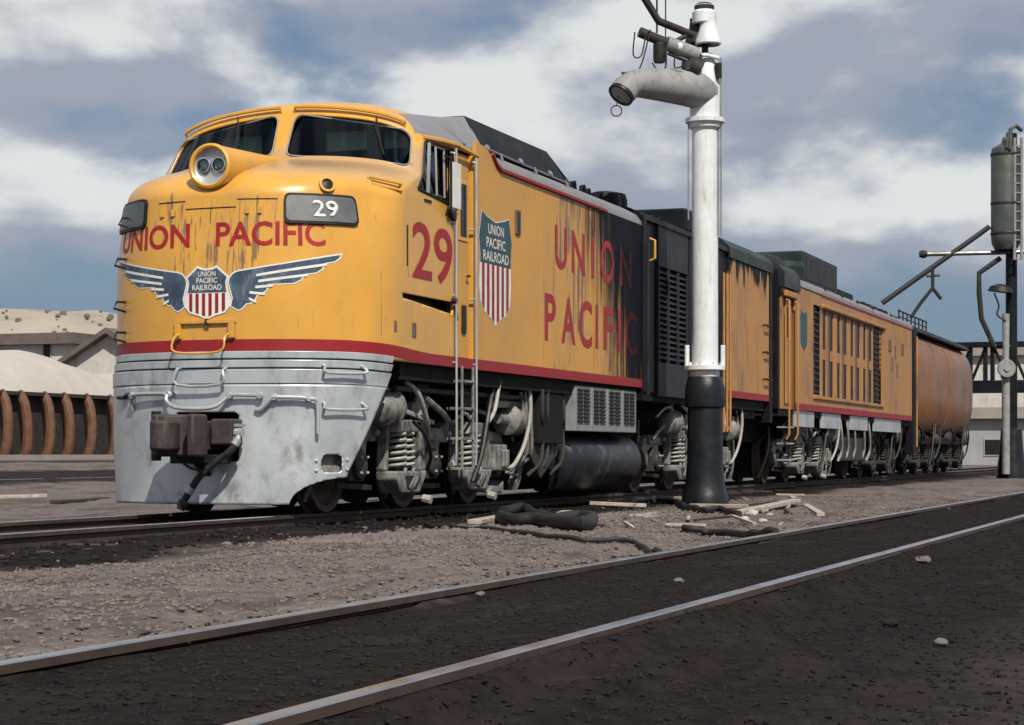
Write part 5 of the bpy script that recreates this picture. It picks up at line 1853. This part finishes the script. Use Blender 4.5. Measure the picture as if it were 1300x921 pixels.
for pts, r_, m_ in (([(1256, 288), (1244, 297), (1120, 385)], .085, 'iron'), ([(1174, 323), (1262, 321), (1300, 320)], .075, 'tower_metal'), ([(1270, 328), (1243, 347), (1243, 372), (1246, 405), (1262, 440)], .085, 'iron'),
                    ([(1184, 340), (1184, 366), (1168, 386), (1156, 404)], .06, 'iron'), ([(1184, 366), (1195, 380)], .06, 'iron'), ([(1176, 351), (1193, 350)], .04, 'iron'), ([(1262, 440), (1284, 440)], .08, 'iron')):
    G().tube([tl(a, c, .1) for a, c in pts], r_, 8).obj('delivery_pipe', m_, st)
G().lathe([(.10, -.12), (.14, 0), (.10, .12)], tl(1172, 323, .1), RGT, 12).obj('pipe_end', 'iron', st)
G().lathe([(.42, 0), (.34, .16), (.10, .26)], tl(1270, 371, .3), (.12, 0, 1), 18).obj('lamp_shade', 'dark_steel', st)
G().tube(spl([tl(1262, 372, .6), tl(1268, 388, .6), tl(1266, 400, .6), tl(1277, 408, .6)], 4), .03, 6).obj('cable', 'iron', st)
G().lathe([(.28, -.06), (.30, 0), (.28, .06)], tl(1278, 468, .75), -FWD, 16).lathe([(.10, 0), (.10, .10)], tl(1278, 468, .75), -FWD, 12).obj('hand_wheel', 'column_grey', st)

# ------------------------------------------------------------------ far right: gantry and shed
GY = 84.0
def fy(px, py, Y=GY):
    r_ = FWD + RGT * ((px - 650) / F_PX) + Vector((0, 0, (VY - py) / F_PX))
    k = (Y - CAM.y) / r_.y
    return CAM + r_ * k


a, b_ = fy(1218, 440), fy(1330, 440)
gt = empty('gantry_bridge', (a.x, GY, 0), 'dark trussed pipe gantry crossing behind the tender', 'gantry')
def gl_(px, py):
    p = fy(px, py)
    return Vector((p.x - a.x, 0, p.z))
for py, hh_ in ((439, .26), (492, .62)):
    p, q_ = gl_(1190, py), gl_(1345, py)
    G().box(p.x, q_.x, -.35, .35, p.z - hh_ / 2, p.z + hh_ / 2).obj('chord', 'roof_dark', gt, smooth=False)
for px in (1214, 1232, 1251, 1260, 1284, 1304):
    p, q_ = gl_(px, 440), gl_(px, 490)
    G().box(p.x - .10, p.x + .10, -.15, .15, q_.z, p.z).obj('truss_post', 'roof_dark', gt, smooth=False)
for p0, p1 in ((1232, 1251), (1284, 1262), (1214, 1232), (1304, 1284)):
    G().bar(gl_(p0, 488), gl_(p1, 442), .14, .14).obj('truss_brace', 'roof_dark', gt, smooth=False)
for px in (1212, 1330):
    p = gl_(px, 490)
    G().box(p.x - .25, p.x + .25, -.3, .3, -.4, p.z).obj('leg', 'roof_dark', gt, smooth=False)


def shed(name, label, x0, x1, y0, y1, zw, mroof, mwall, ridge=None, rx=None, windows=(), zb=-.3, door=None):
    e_ = empty(name, ((x0 + x1) / 2, y0, zb), label, 'shed')
    hw = (x1 - x0) / 2
    d_ = y1 - y0
    G().box(-hw, hw, 0, d_, 0, zw - zb).obj('wall', mwall, e_, smooth=False)
    if ridge:
        rx_ = 0 if rx is None else rx - (x0 + x1) / 2
        zr, ze = ridge - zb, zw - zb
        G().prism([(-hw, ze), (hw, ze), (rx_, zr)], .0, d_, 'XZ').obj('gable', mwall, e_, smooth=False)
        for sx in (-1, 1):
            ex = sx * (hw + .5)
            gz = ze - (zr - ze) * .5 / max(.5, abs(sx * hw - rx_))
            v_ = [(ex, -.6, gz), (rx_, -.6, zr + .02), (rx_, d_ + .5, zr + .02), (ex, d_ + .5, gz)]
            v_ += [(x, y, z + .28) for x, y, z in v_]
            G().add(v_, [(3, 2, 1, 0), (4, 5, 6, 7), (0, 1, 5, 4), (1, 2, 6, 5), (2, 3, 7, 6), (3, 0, 4, 7)]).obj('roof', mroof, e_, smooth=False)
    else:
        G().box(-hw - .5, hw + .5, -.6, d_ + .5, zw - zb + .01, zw - zb + .75).obj('roof', mroof, e_, smooth=False)
    for wx, wz0, ww, wh in windows:
        f_ = G().box(wx - (x0 + x1) / 2 - ww / 2 - .08, wx - (x0 + x1) / 2 + ww / 2 + .08, -.05, .02, wz0 - zb - .08, wz0 - zb + wh + .08).obj('window', 'wall_grey', e_, smooth=False)
        G().box(wx - (x0 + x1) / 2 - ww / 2, wx - (x0 + x1) / 2 + ww / 2, -.06, -.052, wz0 - zb, wz0 - zb + wh).obj('pane', 'black', f_, smooth=False)
    return e_


p = fy(1236, 525, 120)
q_ = fy(1300, 525, 120)
shed('low_shed', 'low grey flat-roofed shed standing under the gantry', p.x - 6, q_.x + 8, 120, 130, fy(1236, 532, 120).z, 'roof_pale', 'wall_grey', windows=[(fy(1262, 540, 120).x, .5, 1.2, 1.0)])
shed('warehouse', 'big pale warehouse behind the low grey shed and gantry', fy(1150, 500, 170).x, fy(1420, 500, 170).x, 170, 190, fy(1260, 452, 170).z, 'roof_pale', 'wall_white')

# ------------------------------------------------------------------ far left: sand bin, sheds, hills
XB = -27.0
def fxp(px, py, X=XB):
    r_ = FWD + RGT * ((px - 650) / F_PX) + Vector((0, 0, (VY - py) / F_PX))
    k = (X - CAM.x) / r_.x
    return CAM + r_ * k


y0_, y1_ = fxp(-60, 575).y, fxp(260, 575).y
zb0 = .40
zt0 = fxp(75, 502).z
bn = empty('sand_bin', (XB, y0_, zb0), 'long low bin of rusty upright posts heaped with pale sand', 'bin')
G().box(-4.5, -.25, 0, y1_ - y0_, -.1, zt0 - zb0 - .05).obj('bin_wall', 'dark_wood', bn, smooth=False)
post = None
k = 0
for px in (-50, -24, 3, 28, 57, 82, 110, 140, 168, 196, 224, 252):
    yy_ = fxp(px, 540).y - y0_
    h_ = zt0 - zb0
    pts = [(-.2, 0, -.1), (.12, 0, .25), (.20, 0, h_ * .5), (.10, 0, h_ * .85), (-.12, 0, h_ + .02)]
    lean = random.uniform(-.12, .12)
    G().tube(spl([(x, yy_ + lean * (z / h_ - .5), z) for x, y, z in pts], 4), .165, 10).obj('post', 'rust_post', bn)
G().box(-.15, .05, 0, y1_ - y0_, h_ - .06, h_ + .06).obj('cap_rail', 'dark_wood', bn, smooth=False)
# heap
gg = G()
nxh, nyh = 14, 70
for j in range(nyh):
    for i in range(nxh):
        u, v_ = i / (nxh - 1), j / (nyh - 1)
        y = v_ * (y1_ - y0_)
        hgt = 1.25 * math.exp(-((y - (fxp(48, 560).y - y0_)) / 4.2) ** 2) + .75 * math.exp(-((y - (fxp(125, 560).y - y0_)) / 3.0) ** 2) + 1.0 * math.exp(-((y - (fxp(230, 560).y - y0_)) / 4.0) ** 2)
        sh_ = math.sin(math.pi * min(1, u * 1.0)) ** .8
        gg.v.append((lerp(-.1, -4.6, u), y, h_ + .02 + hgt * sh_ + .05 * noise.noise((u * 5, y * .8, 2)) * sh_))
gg.f = [(j * nxh + i, j * nxh + i + 1, (j + 1) * nxh + i + 1, (j + 1) * nxh + i) for j in range(nyh - 1) for i in range(nxh - 1)]
gg.obj('sand_heap', 'sand', bn, ang=80)

# timber kerb and pale strips before the bin
G().box(-.3, .3, 0, y1_ - y0_, 0, .22).obj('loading_kerb', 'roof_pale', None, smooth=False, loc=(XB + 3.2, y0_ - 8, .36))
tag(bpy.data.objects['loading_kerb'], 'long pale kerb running along the foot of the sand bin', 'kerb')

SY = 74.0
pa, pb, pc = fy(76, 468, SY), fy(150, 442, SY), fy(141, 424, SY)
shed('gable_shed', 'white gabled shed with dark roof edge beside the locomotive nose', pa.x, pa.x + 2 * (pc.x - pa.x), SY, SY + 16, pa.z, 'roof_brown', 'wall_white', ridge=pc.z)
SY = 100.0
pa, pb = fy(-60, 440, SY), fy(90, 440, SY)
shed('flat_shed', 'white shed with broad flat brown roof behind the sand bin', pa.x, pb.x, SY, SY + 14, pa.z, 'roof_brown', 'wall_white', windows=[(fy(6, 458, SY).x, fy(6, 462, SY).z, 1.2, .9), (fy(60, 452, SY).x, fy(60, 470, SY).z, .5, 1.8)])
# hills
mat('hill', (.32, .27, .225), 1.0, var=.15, vscale=.02, dirt=(.16, .15, .13), dirtamt=.6, dscale=(.03, .03, .05))
def hill_z(a, u):
    """height of the hills at bearing a and depth fraction u"""
    k_ = u * 13
    hg = 43 + 8 * noise.noise((a * 3.1, 2.2, .3)) + 7 * noise.noise((a * 11, k_ * .3, 4.3)) + 3 * noise.noise((a * 40, k_ * 1.1, 1.3))
    hg *= lerp(1.0, .30, sst(-.22, .12, -(a - TH)))     # the ridge lies lower to the east
    return -2 + hg * sst(0, .55, u)


gg = G()
nh = 160
rows_ = 14
for j in range(rows_):
    for i in range(nh):
        a = lerp(R(-62), R(62), i / (nh - 1)) + TH
        d = lerp(420, 900, j / (rows_ - 1))
        gg.v.append((CAM.x - math.sin(a) * d, CAM.y + math.cos(a) * d, hill_z(a, j / (rows_ - 1))))
gg.f = [(j * nh + i, j * nh + i + 1, (j + 1) * nh + i + 1, (j + 1) * nh + i) for j in range(rows_ - 1) for i in range(nh - 1)]
tag(gg.obj('hills', 'hill', None, ang=80), 'low bare buff hills beyond the yard', 'hills', kind='structure')
gg = G()
for k in range(900):
    a = TH + random.uniform(R(-15), R(28))
    d = random.uniform(470, 640)
    x, y = CAM.x - math.sin(a) * d, CAM.y + math.cos(a) * d
    z = hill_z(a, (d - 420) / 480)
    r_ = random.uniform(.3, 1.2)
    gg.lathe([(0, -r_), (r_, -r_ * .3), (r_ * .8, r_ * .5), (0, r_ * .8)], (x, y, z), (random.uniform(-.3, .3), 0, 1), 5, cap=False)
tag(gg.obj('hill_scrub', 'scrub', None), 'scattered dry scrub on the hillside', 'scrub', kind='stuff')

# ------------------------------------------------------------------ things on the ground
def gpt(x, y, up=0.0):
    return Vector((x, y, gheight(x, y) + up))


def zpix(px, py):
    """where a pixel meets the ground"""
    r_ = FWD + RGT * ((px - 650) / F_PX) + Vector((0, 0, (VY - py) / F_PX))
    z = -.17
    for _ in range(6):
        k = (z - CAM.z) / r_.z
        p_ = CAM + r_ * k
        z = gheight(p_.x, p_.y)
    return p_


def ground_tube(name, pix, r_, m_, label, cat, lift=.01, group=None):
    P = [zpix(a, c) for a, c in pix]
    o_ = P[0].copy()
    pts = [Vector((p_.x - o_.x, p_.y - o_.y, gheight(p_.x, p_.y) - o_.z + r_ + lift)) for p_ in spl(P, 5)]
    ob = G().tube(pts, r_, 12).obj(name, m_, None, loc=o_, ang=75)
    return tag(ob, label, cat, group)


ground_tube('rubber_hose', [(636, 662), (650, 670), (690, 672), (735, 675), (752, 668), (735, 664), (700, 669), (668, 660), (640, 656)], .07, 'rubber', 'thick black hose lying in a flat loop beside the train track', 'hose')
ground_tube('ground_cable', [(540, 672), (600, 676), (670, 681), (730, 688), (790, 692), (815, 698), (838, 706)], .022, 'rubber', 'thin black cable trailing from under the train towards the near track', 'cable')
ground_tube('rubber_hose', [(806, 640), (836, 637), (862, 644), (888, 653), (915, 652), (938, 658)], .04, 'rubber', 'black hose looped round the foot of the water column', 'hose')
ground_tube('rubber_hose', [(868, 676), (880, 681), (905, 682), (940, 684), (985, 684)], .035, 'rubber', 'straight black hose on pale dirt near the white rubble', 'hose')
for (a, c), (d, e_), w_, m_, lab in (((-20, 634), (60, 632), .22, 'plank', 'thin pale board on the dirt behind the train track'), ((70, 640), (135, 636), .18, 'tie_wood', 'dark board on the dirt behind the train track')):
    p_, q_ = zpix(a, c), zpix(d, e_)
    o_ = (p_ + q_) / 2
    tag(G().bar(p_ - o_ + Vector((0, 0, .03)), q_ - o_ + Vector((0, 0, .03)), w_, .06).obj('timber', m_, None, smooth=False, bevel=.01, loc=o_), lab, 'timber', 'timbers lying beyond the train')
PL = [((755, 632), (880, 637), .22, 'long weathered plank lying left of the water column foot'), ((748, 642), (820, 646), .18, 'short split plank lying nearest the fuel tank'), ((880, 645), (985, 648), .20, 'grey plank running behind the white rubble'),
      ((935, 655), (1010, 640), .16, 'slanting plank propped past the water column'), ((1005, 634), (1042, 658), .10, 'narrow splintered board beyond the rubble'), ((765, 628), (830, 626), .2, 'plank half under the locomotive by its fuel tank'),
      ((602, 667), (645, 660), .16, 'broken board beside the black hose loop'), ((700, 662), (720, 655), .14, 'small board stuck inside the black hose loop')]
for (a, c), (d, e_), w_, lab in PL:
    p_, q_ = zpix(a, c), zpix(d, e_)
    o_ = (p_ + q_) / 2
    tag(G().bar(p_ - o_ + Vector((0, 0, .035)), q_ - o_ + Vector((0, 0, .045)), w_, .05).obj('plank', 'plank', None, smooth=False, bevel=.006, loc=o_), lab, 'plank', 'planks by the water column')


random.seed(5)
for k in range(22):
    px, py = random.uniform(745, 1010), random.uniform(630, 672)
    if 860 < px < 935 and py < 642:
        continue
    p_ = zpix(px, py)
    l_, a_ = random.uniform(.10, .34), random.uniform(-.7, .9)
    d_ = Vector((math.sin(a_), math.cos(a_), random.uniform(-.05, .12))) * l_
    wm = random.choice(('plank', 'plank', 'dark_wood'))
    tag(G().bar(-d_ + Vector((0, 0, .03)), d_ + Vector((0, 0, .03)), random.uniform(.03, .08), .025).obj('wood_scrap', wm, None, smooth=False, loc=p_),
        ('pale' if wm == 'plank' else 'blackened') + ' splinter of scrap wood littering the dirt round the water column', 'scrap', 'pale scrap wood round the column' if wm == 'plank' else 'blackened scrap wood round the column')


def rock(r_, m_, seed):
    random.seed(seed)
    bm = bmesh.new()
    bmesh.ops.create_icosphere(bm, subdivisions=2, radius=r_)
    for v_ in bm.verts:
        v_.co *= 1 + .35 * noise.noise(v_.co * (1.6 / r_) + Vector((seed, 0, 0)))
        v_.co.z *= .55
    me_ = bpy.data.meshes.new('rock')
    bm.to_mesh(me_)
    bm.free()
    me_.materials.append(MATS[m_])
    return me_


for k, (px, py, r_) in enumerate(((945, 662, .09), (955, 655, .12), (968, 664, .08), (962, 648, .09), (978, 656, .07), (930, 657, .07))):
    p_ = zpix(px, py)
    ob = bpy.data.objects.new('rubble_lump', rock(r_ * .7, 'rubble', k + 3))
    COL.objects.link(ob)
    ob.location = p_ + Vector((0, 0, r_ * .25))
    ob.rotation_euler = (0, 0, k)
    tag(ob, 'chalky lump in the white rubble pile past the water column', 'rubble', 'lumps of white rubble')
for k, (px, py, r_, lab) in enumerate(((610, 757, .05, 'whitish stone between the rails of the near track'), (862, 740, .06, 'flat pale scrap between the rails below the rubble'), (1172, 716, .12, 'flat pale slab lying on dark soil beyond the near rail'),
                                       (790, 688, .05, 'small stone beside the thin black cable'), (1195, 820, .07, 'pale wedge of stone on bare dark soil'), (1130, 795, .08, 'dark stone on bare dark soil'))):
    p_ = zpix(px, py)
    ob = bpy.data.objects.new('stone', rock(r_ * .5, 'stone' if k != 5 else 'oily_stone', k + 31))
    COL.objects.link(ob)
    ob.location = p_ + Vector((0, 0, r_ * .2))
    ob.scale = (1, 1.4, 1.1)
    tag(ob, lab, 'stone')
# gravel, straw and litter too fine to count
random.seed(11)
_p = (1 + 5 ** .5) / 2
oct_v = [Vector(v).normalized() for v in ((-1, _p, 0), (1, _p, 0), (-1, -_p, 0), (1, -_p, 0), (0, -1, _p), (0, 1, _p), (0, -1, -_p), (0, 1, -_p), (_p, 0, -1), (_p, 0, 1), (-_p, 0, -1), (-_p, 0, 1))]
oct_f = [(0, 11, 5), (0, 5, 1), (0, 1, 7), (0, 7, 10), (0, 10, 11), (1, 5, 9), (5, 11, 4), (11, 10, 2), (10, 7, 6), (7, 1, 8), (3, 9, 4), (3, 4, 2), (3, 2, 6), (3, 6, 8), (3, 8, 9), (4, 9, 5), (2, 4, 11), (6, 2, 10), (8, 6, 7), (9, 8, 1)]


def scatter_stones(n_, fx, size, m_, name, label):
    V, Fc = [], []
    for _ in range(n_):
        x, y = fx()
        r_ = size * random.uniform(.35, 1.0) ** 1.5 * 1.3
        a = random.uniform(0, 6.28)
        ca, sa = math.cos(a), math.sin(a)
        sx, sy, sz = random.uniform(.7, 1.4), random.uniform(.6, 1.1), random.uniform(.4, .8)
        z = gheight(x, y) + r_ * sz * .3
        o_ = len(V)
        for vx, vy, vz in oct_v:
            k_ = random.uniform(.7, 1.15)
            X_, Y_, Z_ = vx * sx * r_ * k_, vy * sy * r_ * k_, vz * sz * r_ * k_
            V.append((x + X_ * ca - Y_ * sa, y + X_ * sa + Y_ * ca, z + Z_ + random.uniform(-.1, .1) * r_))
        Fc += [tuple(i + o_ for i in f_) for f_ in oct_f]
    me_ = bpy.data.meshes.new(name)
    me_.from_pydata(V, [], Fc)
    me_.materials.append(MATS[m_])
    ob = bpy.data.objects.new(name, me_)
    COL.objects.link(ob)
    return tag(ob, label, 'gravel', kind='stuff')


def near_y():
    return -17.6 + 32 * random.random() ** 1.7


scatter_stones(17000, lambda: (random.gauss(3.3, .7) if random.random() < .6 else random.uniform(2.1, 5.6), near_y()), .020, 'stone', 'gravel', 'loose grey gravel spread between the two tracks')
scatter_stones(5000, lambda: (random.gauss(2.75, .35), random.uniform(-6, 3)), .036, 'stone', 'gravel', 'coarse gravel bank beside the train track')
scatter_stones(19000, lambda: (random.uniform(5.2, 9.6), near_y()), .013, 'oily_stone', 'gravel', 'oil-black gravel in and around the near track')
scatter_stones(4000, lambda: (random.uniform(-1.6, 1.8), random.uniform(-13, 12)), .034, 'oily_stone', 'gravel', 'oil-black ballast under the train')


def straw(n_, fx, ln, m_, name, label, rise=.35):
    V, Fc = [], []
    for _ in range(n_):
        x, y = fx()
        a = random.gauss(.9, .8)
        l_ = ln * random.uniform(.4, 1.3)
        z = gheight(x, y) + .004
        dx, dy, dz = math.cos(a) * l_, math.sin(a) * l_, abs(random.gauss(0, rise)) * l_
        px_, py_ = -math.sin(a) * .0045, math.cos(a) * .0045
        o_ = len(V)
        V += [(x - px_, y - py_, z), (x + px_, y + py_, z), (x + dx * .6, y + dy * .6, z + dz * .8), (x + dx, y + dy, z + dz * .7), (x, y, z + .009)]
        Fc += [(o_, o_ + 1, o_ + 2), (o_, o_ + 2, o_ + 4), (o_ + 1, o_ + 4, o_ + 2), (o_ + 2, o_ + 3, o_ + 4)]
    me_ = bpy.data.meshes.new(name)
    me_.from_pydata(V, [], Fc)
    me_.materials.append(MATS[m_])
    ob = bpy.data.objects.new(name, me_)
    COL.objects.link(ob)
    return tag(ob, label, 'straw', kind='stuff')


straw(7000, lambda: (random.uniform(2.2, 5.6), near_y()), .045, 'straw', 'straw', 'dry straw and grass stubble between the tracks')
